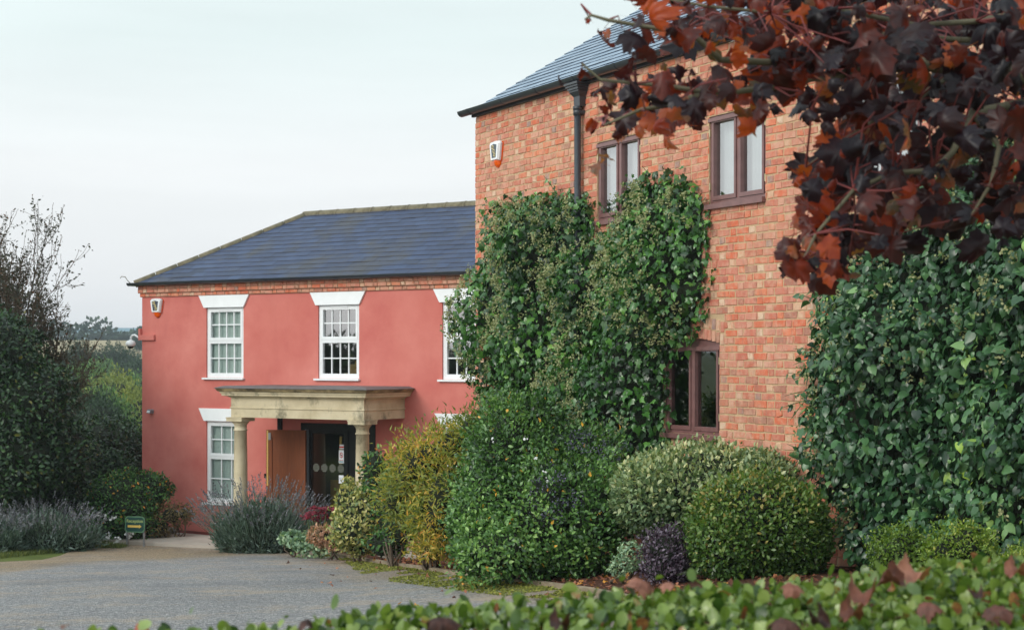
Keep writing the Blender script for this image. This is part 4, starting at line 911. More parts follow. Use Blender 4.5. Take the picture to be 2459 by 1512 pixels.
GL['white'] = leafmat('white_petal', [(0, lin(206, 210, 206)), (1, lin(236, 238, 234))], .6, .3, [(0, rgb(.5, .5, .45)), (1, rgb(.6, .6, .55))])
GL['berry'] = leafmat('dark_berry', [(0, lin(30, 30, 44)), (1, lin(62, 60, 80))], .4, .0)
b = gnd(1700, 14.3)
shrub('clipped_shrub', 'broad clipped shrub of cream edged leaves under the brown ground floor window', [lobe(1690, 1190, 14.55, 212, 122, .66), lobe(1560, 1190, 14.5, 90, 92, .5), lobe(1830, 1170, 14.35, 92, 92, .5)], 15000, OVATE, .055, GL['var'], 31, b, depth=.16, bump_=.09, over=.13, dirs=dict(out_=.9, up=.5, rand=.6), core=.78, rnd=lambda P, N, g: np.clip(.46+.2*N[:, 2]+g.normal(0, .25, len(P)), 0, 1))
b = gnd(1815, 13.0)
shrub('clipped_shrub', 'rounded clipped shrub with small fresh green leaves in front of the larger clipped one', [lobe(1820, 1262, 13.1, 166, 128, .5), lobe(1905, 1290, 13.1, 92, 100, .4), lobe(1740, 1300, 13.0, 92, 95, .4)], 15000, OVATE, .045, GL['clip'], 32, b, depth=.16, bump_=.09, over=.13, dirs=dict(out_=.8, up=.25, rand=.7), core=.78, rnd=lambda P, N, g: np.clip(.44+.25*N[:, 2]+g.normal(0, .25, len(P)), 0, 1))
b = gnd(1600, 13.2)
shrub('purple_shrub', 'small dark purple leaved shrub between the clipped bushes and the mulch', [lobe(1598, 1325, 13.1, 62, 62), lobe(1585, 1368, 13.0, 52, 42), lobe(1625, 1360, 13.1, 48, 50)], 2600, OVATE, .034, GL['purple'], 33, b, bump_=.38, over=.22, depth=.4, core=.6, dirs=dict(up=.9))
b = gnd(1500, 13.6)
shrub('variegated_plant', 'little grey green plant at the left foot of the purple shrub', [lobe(1512, 1335, 13.5, 36, 38), lobe(1490, 1360, 13.4, 30, 24)], 900, OVATE, .03, GL['greygreen'], 34, b, bump_=.3, core=0, stems=3)
for i, (dx, dy, Yq, rx, rz, sd, lb) in enumerate(((2165, 1325, 10.4, 72, 66, 41, 'low lime green shrub under the ivy, left of two with pale tips'), (2305, 1318, 10.1, 86, 62, 42, 'low darker green shrub with cream tips under the ivy'), (2450, 1372, 9.6, 70, 48, 43, 'low green shrub cut by the right edge of the photo'))):
    b = gnd(dx, Yq)
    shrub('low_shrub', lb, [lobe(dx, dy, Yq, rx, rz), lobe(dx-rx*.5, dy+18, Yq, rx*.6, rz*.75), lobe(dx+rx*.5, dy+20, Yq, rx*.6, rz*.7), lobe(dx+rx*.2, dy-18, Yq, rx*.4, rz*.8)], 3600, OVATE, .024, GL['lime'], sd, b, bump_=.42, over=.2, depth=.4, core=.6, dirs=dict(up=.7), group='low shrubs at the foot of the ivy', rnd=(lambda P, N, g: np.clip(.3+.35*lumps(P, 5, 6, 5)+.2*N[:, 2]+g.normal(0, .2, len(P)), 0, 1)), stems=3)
b = gnd(1290, 15.3)
vib = shrub('evergreen_shrub', 'large rounded evergreen shrub with glossy mid green leaves beside the ivy', [lobe(1230, 1075, 15.9, 125, 115, .8), lobe(1180, 1200, 15.6, 108, 140, .7), lobe(1320, 1220, 15.2, 150, 150, .8), lobe(1230, 1305, 15.0, 145, 90, .7), lobe(1430, 1250, 15.0, 92, 140, .6), lobe(1400, 1120, 15.7, 100, 110, .5), lobe(1150, 1300, 15.3, 70, 80, .5), lobe(1260, 990, 15.9, 80, 50, .5), lobe(1370, 1320, 15.0, 90, 66, .5), lobe(1110, 1250, 15.4, 42, 60, .4)], 30000, OVATE, .052, GL['vib'], 51, b, depth=.46, bump_=.38, over=.2, dirs=dict(out_=.9, up=.5, rand=.8), core=.60, rnd=lambda P, N, g: np.where(g.random(len(P)) < .006, .99, np.clip(g.beta(2, 1.9, len(P))*.95+.2*lumps(P, 8, 6, 3), 0, .96)), stems=7)
g = np.random.default_rng(52); P, N = shell([lobe(1395, 1095, 15.3, 105, 60, .6), lobe(1330, 1190, 14.5, 60, 60, .4)], 900, 53, .1, .2); P = np.repeat(P[::5], 9, 0)+g.normal(0, .03, (180*9, 3))
leaves('berries', ROUND, P, unit(g.normal(0, 1, (len(P), 3))), unit(g.normal(0, .6, (len(P), 3))+np.array((-.5, -.7, .4))), .018, g.random(len(P)), GL['berry'], vib, None, -Vector(vib.location))
P, N = shell([lobe(1230, 1180, 14.5, 120, 150, .3)], 7, 54, .05, .1); P = np.repeat(P, 5, 0)+g.normal(0, .014, (35, 3))
leaves('blossoms', ROUND, P, unit(g.normal(0, 1, (len(P), 3))), unit(g.normal(0, .6, (len(P), 3))+np.array((-.3, -.8, .4))), .022, g.random(len(P)), GL['white'], vib, None, -Vector(vib.location))
b = gnd(1040, 19.4)
yel = shrub('azalea_shrub', 'tall loose shrub turning yellow and orange, between the porch and the green shrub', [lobe(1020, 1110, 19.3, 96, 74, .7), lobe(1085, 1075, 19.2, 70, 72, .6), lobe(1075, 1190, 18.8, 85, 110, .7), lobe(985, 1140, 19.4, 62, 62, .5), lobe(1050, 1255, 18.8, 62, 80, .5), lobe(1010, 1230, 19.2, 45, 55, .4), lobe(1140, 1030, 18.9, 60, 50, .5), lobe(1050, 1310, 19.6, 66, 30, .5), lobe(960, 1190, 20, 60, 80, .5)], 12500, LANCE, .085, GL['autumn'], 55, b, depth=.6, bump_=.34, over=.36, dirs=dict(out_=.9, up=.3, rand=.8), core=.58, rnd=lambda P, N, g: np.clip(.38+.5*lumps(P, 9, 7, 2.2)+g.normal(0, .2, len(P)), 0, 1), stems=14, f=7)
b = gnd(940, 21.5)
shrub('dark_shrub', 'thin dark green shrub in the shade left of the yellow shrub', [lobe(935, 1215, 22, 48, 70), lobe(960, 1270, 21.3, 45, 45), lobe(900, 1130, 22.6, 36, 55, .35), lobe(930, 1305, 22, 60, 36)], 2200, OVATE, .07, GL['rose'], 56, b, depth=.6, bump_=.3, over=.25, core=.78, stems=8)
b = gnd(868, 23.6)
shrub('euonymus_shrub', 'pale yellow green variegated shrub in front of the right porch column', [lobe(865, 1240, 23.6, 62, 70), lobe(835, 1200, 23.8, 34, 44), lobe(890, 1190, 23.9, 38, 42), lobe(845, 1275, 23.3, 52, 40), lobe(838, 1172, 24, 18, 26), lobe(865, 1300, 23.5, 62, 36)], 3600, OVATE, .07, GL['euo'], 57, b, bump_=.3, over=.15, depth=.4, core=.7, dirs=dict(up=.8))
b = gnd(800, 24.6)
shrub('low_plant', 'low clump of pinkish brown leaves at the gravel edge by the pale shrub', [lobe(810, 1290, 24.4, 46, 28), lobe(775, 1285, 24.5, 36, 26), lobe(840, 1300, 24.3, 40, 18)], 1500, OVATE, .06, GL['low'], 58, b, bump_=.3, core=.6, stems=3)
b = gnd(705, 25.6)
shrub('low_plant', 'low clump of broad green leaves right of the lavender', [lobe(705, 1294, 25.6, 34, 18), lobe(735, 1302, 25.4, 34, 16)], 500, ROUND, .09, GL['greygreen'], 59, b, bump_=.3, core=.6, stems=3)
# sedum: flat crimson heads on stalks
b = gnd(765, 25.2); sd = thing('sedum', 'sedum with flat crimson flower heads beside the entrance', 'flower', b); g = np.random.default_rng(60); PP = []; segs = []
for dx, dy in ((745, 1246), (762, 1243), (783, 1222), (795, 1225), (756, 1220), (770, 1232), (738, 1240), (788, 1244), (750, 1232)):
    c = at(dx, dy, 25.2+g.normal(0, .15)); a_ = g.random(60)*6.28; r_ = np.sqrt(g.random(60))*px(15, 25); PP.append(np.column_stack([c[0]+np.cos(a_)*r_, c[1]+np.sin(a_)*r_, c[2]+.03*(1-(r_/px(15, 25))**2)+g.normal(0, .008, 60)])); segs.append(([(c[0]*.4+b[0]*.6, c[1]*.4+b[1]*.6, b[2]), c-np.array((0, 0, .02))], [.012, .008]))
for Q in PP: n = len(Q); leaves('flower_head', ROUND, Q, unit(g.normal(0, 1, (n, 3))*(1, 1, .3)), unit(g.normal(0, .3, (n, 3))+np.array((0, -.3, 1))), .05, g.random(n), GL['sedum'], sd, None, -Vector(sd.location))
wood_tubes('stalks', segs, M['stalk'], sd)
P, N = shell([(np.array(b)+(0, 0, .18), (.45, .35, .3))], 420, 61, .6, .2); A, L = leaf_dirs(N, g); leaves('foliage', ROUND, P, A, L, .06, g.random(420), GL['greygreen'], sd, None, -Vector(sd.location))
def lavender(label, dx, Y, n, hgt, spread, seed, group='lavender bushes'):
    b = gnd(dx, Y, False); t = thing('lavender', label, 'shrub', b, 0, group); g = np.random.default_rng(seed); b = np.array(b)
    th = g.random(n)*6.28; rr = np.sqrt(g.random(n)); O = b+np.column_stack([np.cos(th)*rr*spread[0]*.55, np.sin(th)*rr*spread[1]*.55, g.random(n)*.08])
    A = unit(np.column_stack([np.cos(th)*rr*1.0, np.sin(th)*rr*.8, np.full(n, .95)])+g.normal(0, .12, (n, 3))); S = hgt*(.62+.42*g.random(n))*(1-.12*rr)
    N = unit(np.column_stack([-np.sin(th), np.cos(th), 0*th])+g.normal(0, .5, (n, 3)))
    leaves('flower_stalks', BLADE, O, A, N, S, g.random(n), GL['lav'], t, None, -Vector(t.location), wid=.11)
    tip = O+A*S[:, None]*.9; k = 6; q = np.repeat(tip, k, 0)+np.repeat(A, k, 0)*(np.tile(np.arange(k), n)*.022-.05)[:, None]; m_ = n*k
    leaves('flower_spikes', QUAD, q, unit(np.repeat(A, k, 0)+g.normal(0, .45, (m_, 3))), unit(g.normal(0, 1, (m_, 3))), .036, np.repeat(g.random(n), k), GL['lavfl'], t, None, -Vector(t.location))
    lb_ = [(b+(0, 0, hgt*.22), (spread[0]*.75, spread[1]*.75, hgt*.38)), (b+(spread[0]*.35, 0, hgt*.16), (spread[0]*.5, spread[1]*.6, hgt*.28)), (b+(-spread[0]*.35, 0, hgt*.16), (spread[0]*.5, spread[1]*.6, hgt*.28))]
    m_ = 5200; P, N = shell(lb_, m_, seed+1, .4, .25, .2, b[2]); A, L = leaf_dirs(N, g, .9, .9, .5); leaves('foliage', LANCE, P, A, L, .11*(.6+.7*g.random(m_)), g.random(m_), GL['lav'], t, None, -Vector(t.location))
    core_mesh('dark_core', lb_, .75, M['filler'], t, seed); return t
lavender('wispy lavender bush with faded flower spikes in front of the porch', 625, 27.0, 620, 1.40, (.9, .6), 71)
lavender('wide grey lavender bush at the left edge beside the dark tree', 100, 27.4, 480, 1.0, (1.15, .7), 72)
lavender('grey lavender bush cut by the left edge of the photo', -50, 26.8, 380, .95, (.9, .7), 73)
b = gnd(300, 29.2, False)
ro = shrub('rose_bush', 'dense green rose bush with a few white flowers behind the reception sign', [lobe(290, 1215, 29.3, 92, 78, .7), lobe(345, 1178, 29.5, 62, 48), lobe(235, 1250, 29.0, 58, 50, .5), lobe(320, 1260, 29.1, 66, 42, .5), lobe(372, 1168, 29.7, 42, 34), lobe(300, 1150, 29.6, 30, 26)], 9000, OVATE, .065, GL['rose'], 75, b, bump_=.22, over=.15, depth=.3)
P, N = shell([lobe(250, 1262, 28.3, 45, 48, .2), lobe(320, 1290, 28.5, 30, 18, .1)], 13, 76, .05, .1); g = np.random.default_rng(77); P = np.repeat(P, 9, 0)+g.normal(0, .022, (117, 3))
leaves('blossoms', ROUND, P, unit(g.normal(0, 1, (117, 3))), unit(g.normal(0, .5, (117, 3))+np.array((0, -1, .4))), .055, g.random(117), GL['white'], ro, None, -Vector(ro.location))
b = gnd(415, 29.3, False)
shrub('bronze_shrub', 'sparse bronze leaved shrub against the pink wall right of the rose bush', [lobe(410, 1236, 29.3, 46, 34, .4), lobe(440, 1232, 29.3, 26, 24, .3), lobe(385, 1262, 29.2, 40, 30, .4)], 1500, LANCE, .085, GL['brownish'], 78, b, depth=.7, over=.3, bump_=.3, core=.45, stems=9, dirs=dict(up=-.2))

# --- trees at the left
def twig_tree(base, h, seed, levels, spread, r0, lean=(0, 0)):
    g = np.random.default_rng(seed); segs = []; tips = []
    def grow(p, d, L, r, lv):
        pts = [p]; q = p.copy(); dd = d.copy(); k = 4
        for i in range(k):
            dd = unit(dd+g.normal(0, .13, 3)+np.array((0, 0, .10))); q = q+dd*L/k; pts.append(q.copy())
        segs.append((pts, list(np.linspace(r, r*.55, k+1))))
        if lv == 0: tips.extend(pts[1:]); return
        if lv <= 1: tips.extend(pts[3:])
        for j in range(int(g.integers(3, 5))):
            s = pts[int(g.integers(1 if lv < levels else 2, k+1))]; grow(s, unit(dd+g.normal(0, spread, 3)), L*g.uniform(.55, .78), r*.55, lv-1)
        grow(q, dd, L*.72, r*.6, lv-1)
    grow(np.array(base, float), unit(np.array((lean[0], lean[1], 1.0))), h*.38, r0, levels); return segs, np.array(tips)
GL['sparse'] = leafmat('small_dark_leaf', [(0, lin(48, 44, 38)), (.5, lin(56, 62, 46)), (.9, lin(72, 70, 54)), (1, lin(104, 66, 46))], .6, .2, K=1)
bp = at(18, 1200, 30.4); b = (bp[0], bp[1], float(G(bp[0], bp[1]))); tt = thing('sparse_tree', 'almost bare autumn tree with fine twigs against the sky at left', 'tree', b)
mb = MB()
for (ddx, lean, hh, sd, bz_) in ((-2, (-.02, 0), 3.3, 81, 2.5), (-45, (-.2, 0), 3.0, 82, 2.3), (25, (.16, .0), 2.9, 83, 2.2), (50, (.42, .0), 2.4, 85, 1.9), (20, (.10, .15), 3.2, 86, 2.4), (60, (.62, -.1), 1.9, 87, 1.7)):
    p0 = np.array((bp[0]+ddx*.0075, bp[1], b[2]+bz_)); mb.tube([(b[0], b[1], b[2]-.05), (b[0]*.5+p0[0]*.5, b[1], b[2]+.5*bz_), tuple(p0)], [.07, .055, .045], 7, 0, .5, False)
    sg, tp = twig_tree(p0, hh*1.18, sd, 4, .50, .04, lean)
    for p_, r_ in sg: mb.tube(p_, [max(q, .0042) for q in r_], 3, 0, .5, False)
    g = np.random.default_rng(sd); n = len(tp); sel = (g.random(n) < .7) & (g.random(n) < np.interp(tp[:, 2], (-.5, 1.5, 3.5), (.25, .8, 1))); tp = tp[sel]; tp = np.vstack([tp, tp+g.normal(0, .04, tp.shape)]); n = len(tp)
    leaves('foliage', OVATE, tp, unit(g.normal(0, 1, (n, 3))), unit(g.normal(0, 1, (n, 3))), .055*(.5+g.random(n)), g.random(n), GL['sparse'], tt, None, -Vector(tt.location))
mb.build('branches', M['bark'], tt)
def crown_tree(name, label, base, lobes, n, tmpl, size, material, seed, group, trunk_r=.16, **kw):
    t = shrub(name, label, lobes, n, tmpl, size, material, seed, base, 'tree', stems=0, group=group, part='crown', **kw)
    top = np.mean([l[0] for l in lobes], 0); b_ = np.array(base); segs = [([b_+(0, 0, -.1), b_*.6+top*.4, top], [trunk_r, trunk_r*.8, trunk_r*.4])]
    for c, r_ in lobes: segs.append(([b_*.5+top*.5, (b_*.5+top*.5)*.4+np.array(c)*.6, np.array(c)+(0, 0, r_[2]*.5)], [trunk_r*.6, trunk_r*.35, trunk_r*.15]))
    wood_tubes('trunk', segs, M['bark'], t, 7); return t
b = gnd(60, 28.6, False)
crown_tree('leafy_tree', 'dark leafy tree with low branches at the left edge behind the lavender', b, [lobe(10, 870, 28.4, 84, 120, 1.2), lobe(75, 985, 28.2, 92, 120, 1.2), lobe(-70, 850, 28.6, 100, 130, 1.2), lobe(50, 1100, 28.0, 130, 105, 1.1), lobe(150, 1090, 28.4, 70, 90, .9), lobe(120, 940, 28.8, 60, 66, .6), lobe(40, 1185, 28.9, 130, 80, .8), lobe(140, 1190, 29.0, 80, 70, .7)], 22000, OVATE, .095, GL['dark'], 91, 'dark trees left of the pink house', depth=.35, bump_=.2, over=.15, dirs=dict(out_=.5, up=-.1, rand=.9), core=.72)
b = gnd(255, 32.5, False)
crown_tree('leafy_tree', 'dark dense bushy tree between the left tree and the pink house corner', b, [lobe(235, 1085, 32.5, 85, 90, 1.0), lobe(300, 1090, 33.5, 55, 85, .9), lobe(190, 1120, 31, 70, 85, 1.0), lobe(330, 1120, 34, 45, 90, .8), lobe(270, 1150, 31.2, 60, 70, .8)], 12000, OVATE, .085, GL['dark'], 92, 'dark trees left of the pink house', depth=.35, bump_=.22, over=.2, core=.74)
# out of the frame on the left: seen only as reflections in the window glass
crown_tree('leafy_tree', 'broad green tree beyond the left side of the drive', (-22, 20, float(G(-22, 20))), [((-22, 20, -1.4), (3.0, 3.4, 2.0)), ((-21.5, 22.5, -1.0), (2.0, 2.2, 1.9)), ((-22, 17.5, -1.2), (2.4, 2.6, 1.7)), ((-22, 24.5, .1), (1.6, 1.3, 2.0))], 4500, OVATE, .24, GL['dark'], 93, 'dark trees left of the pink house', depth=.35, bump_=.2)

# --- the valley and the far skyline
GL['far_g'] = leafmat('mid_green_crown', [(0, lin(50, 76, 44)), (.5, lin(78, 106, 58)), (1, lin(104, 128, 74))], .7, .2, K=1.3)
GL['far_y'] = leafmat('yellow_green_crown', [(0, lin(78, 90, 44)), (.5, lin(112, 120, 56)), (1, lin(140, 140, 74))], .7, .2, K=1.25)
GL['far_d'] = leafmat('deep_green_crown', [(0, lin(22, 38, 28)), (.5, lin(36, 56, 38)), (1, lin(54, 76, 48))], .7, .15, K=1.0)
def proto(name, lobes, n, size, material, seed):
    g = np.random.default_rng(seed); P, N = shell(lobes, n, seed, .22, .22, .08, f=9.0); A, L = leaf_dirs(N, g)
    cr = leaves('crown', QUAD, P, A, L, size*(.6+.7*g.random(n)), np.clip(.5+.3*lumps(P, seed, 6, 7)+g.normal(0, .2, n), 0, 1), material, None)
    co = core_mesh('dark_core', lobes, .8, M['filler'], None, seed)
    tr = MB(); tr.tube([(0, 0, -.6), (0, 0, .55)], [.07, .04], 7); tr = tr.build('trunk', M['bark']); return cr, co, tr
LB = [((0, 0, .62), (.42, .42, .36)), ((.22, .1, .46), (.3, .3, .3)), ((-.24, -.05, .48), (.28, .28, .3)), ((.02, -.2, .42), (.3, .26, .3))]
protos = {k: proto(k, LB, 11000, .030, GL[k], s) for k, s in (('far_g', 101), ('far_y', 102), ('far_d', 103))}; first = {k: True for k in protos}
def far_tree(kind, dx, dy, Y, wdt, hgt, label, rz=0):
    gz = float(G(at(dx, dy, Y)[0], Y)); top = at(dx, dy-hgt, Y); H = top[2]-gz; W3 = max(px(wdt, Y)/.62*1.2, H*.62)
    t = thing('valley_tree', label, 'tree', (top[0], Y, gz), rz, 'trees in the valley')
    ch = at(dx, dy+hgt, Y)[2]-gz
    for o in protos[kind]:
        c = o if first[kind] else o.copy()
        if not first[kind]: C.objects.link(c)
        c.parent = t; c.location = (0, 0, 0)
    first[kind] = False
    t.scale = (W3, W3, max(H/.98, .5))
far_tree('far_d', 270, 868, 190, 58, 42, 'dark green tree on the slope just below the tan field', .4)
far_tree('far_d', 190, 862, 175, 52, 40, 'dark tree half hidden behind the bare twigs at left', 1.7)
far_tree('far_g', 212, 915, 130, 58, 42, 'bright mid green rounded tree in the middle of the valley', 2.2)
far_tree('far_d', 320, 895, 150, 40, 30, 'deep green tree touching the pink house corner below the camera', 3.1)
far_tree('far_y', 275, 955, 92, 52, 62, 'yellowish tree in the valley left of the pink house', .9)
far_tree('far_y', 330, 985, 75, 34, 52, 'yellowish small tree right against the edge of the pink wall', 2.9)
far_tree('far_g', 150, 930, 110, 50, 50, 'mid green tree behind the dark leafy tree', 4.0)
far_tree('far_d', 235, 1000, 60, 42, 52, 'dark pointed tree low in the valley', 5.0)
far_tree('far_g', 320, 935, 120, 36, 34, 'pale green tree between the yellowish trees and the camera', 5.5)
far_tree('far_d', 300, 880, 210, 60, 44, 'dark green tree high on the slope right of the bright rounded one')
far_tree('far_g', 250, 905, 160, 52, 40, 'dull green tree standing between the rounded tree and the house')
far_tree('far_d', 170, 905, 150, 46, 44, 'shadowy tree left of the bright rounded tree')
far_tree('far_g', 245, 985, 70, 44, 50, 'mid green tree low in the valley beside the yellowish one')
far_tree('far_d', 200, 985, 66, 40, 46, 'deep green tree above the dark bushy mass')
far_tree('far_d', 233, 808, 400, 24, 10, 'round dark tree standing alone on the far skyline', 1.0)
far_tree('far_d', 334, 822, 300, 16, 22, 'dark tree on the field edge beside the security camera', 2.0)
far_tree('far_d', 298, 812, 390, 16, 12, 'small dark skyline tree left of the security camera', 3.0)
far_tree('far_d', 90, 815, 380, 40, 12, 'wide dark skyline tree behind the bare twigs', 4.4)
# hedgerow and sheds on the skyline, tan field
g = np.random.default_rng(110); n = 5200; hx = g.uniform(-190, -30, n); P = np.column_stack([hx, 405+g.normal(0, 2, n), G(hx, np.full(n, 405.))+g.random(n)**1.3*(3.6+1.6*np.sin(hx*.21)+1.2*np.sin(hx*.57))]); A, L = leaf_dirs(unit(g.normal(0, 1, (n, 3))), g)
struct(tag(leaves('far_hedgerow', QUAD, P, A, L, 1.5, g.random(n), GL['far_d']), 'dark hedgerow along the far skyline', 'hedgerow'), 'stuff')
M['shed'] = plain('pale_shed_cladding', lin(150, 168, 178), .6, .05, .2); M['shed_roof'] = plain('teal_shed_roof', lin(96, 126, 140), .6, .05, .2)
for dx0, dx1, Y, hgt, lb in ((166, 226, 480, 2.6, 'long low pale shed with a teal roof on the skyline'), (262, 318, 460, 2.6, 'pale shed on the skyline behind the security camera')):
    a_, b_ = at(dx0, 810, Y), at(dx1, 810, Y); gz = float(G(a_[0], Y)); t = thing('shed', lb, 'shed', ((a_[0]+b_[0])/2, Y, gz), 0, 'sheds on the skyline'); hw = (b_[0]-a_[0])/2
    mb = MB(); mb.box((-hw, 0, -1), (hw, 14, hgt)); mb.build('wall', M['shed'], t, (0, 0, 0)); mb = MB(); mb.prism([(-.4, hgt+.01), (7, hgt+1.2), (14.4, hgt+.01)], -hw-.4, hw+.4, lambda a, b, d: (d, a, b)); mb.build('roof', M['shed_roof'], t, (0, 0, 0))
    for k in range(5):
        x_ = -hw+hw*2*(k+.35)/5; mb = MB(); mb.box((x_, -.06, .2), (x_+hw*.16, -.01, hgt*.7)); mb.build('door', M['shed_roof'], t, (0, 0, 0))
fx, fy = np.meshgrid(np.linspace(-260, 30, 30), np.linspace(285, 392, 20)); M['field'] = plain('stubble_field', lin(150, 134, 100), .95, .12, .05); struct(grid_obj('field', fx, fy, G(fx, fy)+.25, M['field']))

# --- low stuff: moss along the edging, grass verge, leaf litter
GL['moss'] = leafmat('moss', [(0, lin(78, 84, 34)), (.5, lin(108, 112, 42)), (1, lin(138, 136, 62))], .9, .15, K=1.1)
g = np.random.default_rng(120); n = 16000; yy = g.uniform(12, 26.5, n); dd = .03+g.random(n)**1.7*np.interp(yy, (12, 14, 18, 21.5, 24, 26.5), (.35, .65, .85, .6, .25, .1)); x_ = xr(yy)-.04-dd; k = lumps(np.column_stack([x_, yy*.6, 0*yy]), 4, 8, 4) > -.12-.3*np.exp(-dd/.15); x_, yy = x_[k], yy[k]; n = len(x_)
P = np.column_stack([x_, yy, G(x_, yy)+.012]); struct(tag(leaves('moss', ROUND, P, unit(np.column_stack([g.normal(0, 1, n), g.normal(0, 1, n), .25+.2*g.random(n)])), unit(g.normal(0, .35, (n, 3))+np.array((0, -.2, 1))), .026*(.5+g.random(n)), g.random(n), GL['moss']), 'yellow green moss creeping over the gravel beside the timber edging', 'moss'), 'stuff')
GL['grass'] = leafmat('grass_blade', [(0, lin(58, 72, 30)), (.5, lin(82, 94, 40)), (1, lin(112, 114, 60))], .7, .25, K=1.15)
n = 26000; s_ = g.random(n); x_ = -12+s_*5.0+g.normal(0, .05, n); yb = np.interp(x_, (-12, -10, -8.5, -8.1, -7.5), (21, 22.5, 24.6, 26.9, 28.2)); yy = yb-.35+(g.random(n)*1.1-.1)*np.interp(x_, (-12, -8.6, -7.6, -7.2), (3.4, 2.9, 1.2, .4))
P = np.column_stack([x_, yy, G(x_, yy)]); struct(tag(leaves('grass', BLADE, P, unit(g.normal(0, .45, (n, 3))+np.array((0, 0, 1))), unit(g.normal(0, 1, (n, 3))), .075*(.5+g.random(n)), g.random(n), GL['grass'], wid=1.6), 'narrow strip of grass along the far left gravel edge', 'grass'), 'stuff')
GL['litter'] = leafmat('fallen_brown_leaf', [(0, lin(62, 38, 30)), (.5, lin(120, 72, 54)), (.85, lin(150, 98, 74)), (1, lin(200, 140, 60))], .7, .15)
n = 2600; yy = g.uniform(11, 24, n)**1; x_ = xr(yy)+.06+g.random(n)**1.2*np.interp(yy, (11, 16, 24), (3.2, 2.2, 1.6)); P = np.column_stack([x_, yy, [bedz(a_, b_)+.012 for a_, b_ in zip(x_, yy)]]); e_ = g.random(n) < .02
P[e_, 0] = xr(P[e_, 1])-g.random(e_.sum())**2*1.6; P[e_, 2] = G(P[e_, 0], P[e_, 1])+.03
struct(tag(leaves('leaf_litter', MAPLE_OFF, P, unit(g.normal(0, 1, (n, 3))*(1, 1, .3)), unit(g.normal(0, .4, (n, 3))+np.array((0, 0, 1))), .055*(.4+.8*g.random(n)), g.random(n), GL['litter'], None, (g.normal(0, .9, n), g.normal(0, .7, n))), 'brown fallen leaves lying on the mulch of the planting bed', 'leaf litter'), 'stuff')

# --- the clipped hedge in the foreground
GL['hedge'] = leafmat('hedge_leaf', [(0, lin(34, 60, 24)), (.35, lin(76, 100, 40)), (.70, lin(114, 134, 62)), (.90, lin(150, 164, 104)), (.95, lin(140, 104, 64)), (1, lin(110, 66, 48))], .30, .25, K=1.1, mott=.25, ms=60)
hd = thing('hedge', 'clipped bright green hedge across the bottom of the photo strewn with dead leaves', 'hedge', (.1, 2.6, -1.65)); g = np.random.default_rng(130)
HA, HB_ = np.array((-2.3, 2.20)), np.array((2.6, 4.38)); hdv = (HB_-HA)/np.linalg.norm(HB_-HA); hn = np.array((hdv[1], -hdv[0])); HL = np.linalg.norm(HB_-HA); HW = 1.15
def hz(s, q): k = np.column_stack([s, q, 0*s]); return -.505+.013*(s-1.6)+.018*lumps(k, 131, 8, 5)+.012*lumps(k, 132, 8, 14)
n = 46000; s = g.random(n)*HL; q = g.random(n)*HW; side = g.random(n) < .14; q[side] = -.01+.03*g.normal(0, 1, side.sum()); z = hz(s, q)-.10*g.random(n)**2.0; z[side] = -.53-.5*g.random(side.sum())
z = z-.05*np.exp(-np.clip(q, 0, 9)/.05); sh_ = g.random(n) < .02; z[sh_] += .02+.03*g.random(sh_.sum())
P = np.column_stack([HA[0]+hdv[0]*s+hn[0]*q, HA[1]+hdv[1]*s+hn[1]*q, z]); N = np.where(side[:, None], np.array((-hn[0], -hn[1], .2)), np.array((0, 0, 1.0))); A = unit(N*.7+g.normal(0, .75, (n, 3))); L = unit(N+g.normal(0, .55, (n, 3)))
leaves('foliage', ROUND, P, A, L, .028*(.45+.9*g.random(n)**1.3), np.clip(g.beta(2, 2, n)+.1*g.normal(0, 1, n), 0, 1), GL['hedge'], hd, (g.normal(.3, .5, n), g.normal(.2, .4, n)), -Vector(hd.location))
mb = MB(); cc = [tuple(HA), tuple(HB_), tuple(HB_+hn*HW), tuple(HA+hn*HW)]; cc = [(HA+hn*.10), (HB_+hn*.10), (HB_+hn*(HW-.05)), (HA+hn*(HW-.05))]
mb.add([(c[0], c[1], -1.7) for c in cc]+[(c[0], c[1], -.60) for c in cc], [(0, 3, 2, 1), (4, 5, 6, 7), (0, 1, 5, 4), (1, 2, 6, 5), (2, 3, 7, 6), (3, 0, 4, 7)]); mb.build('dark_core', M['filler'], hd)  # dark block added inside the hedge, standing for its shaded interior
GL['dead'] = leafmat('dry_leaf', [(0, lin(52, 32, 30)), (.4, lin(96, 56, 46)), (.7, lin(128, 78, 64)), (1, lin(160, 108, 90))], .6, .2, K=1, mott=1.1, ms=45)
GL['redleaf'] = leafmat('red_dry_leaf', [(0, lin(150, 58, 36)), (1, lin(196, 86, 52))], .55, .25, K=1, mott=.6, ms=40)
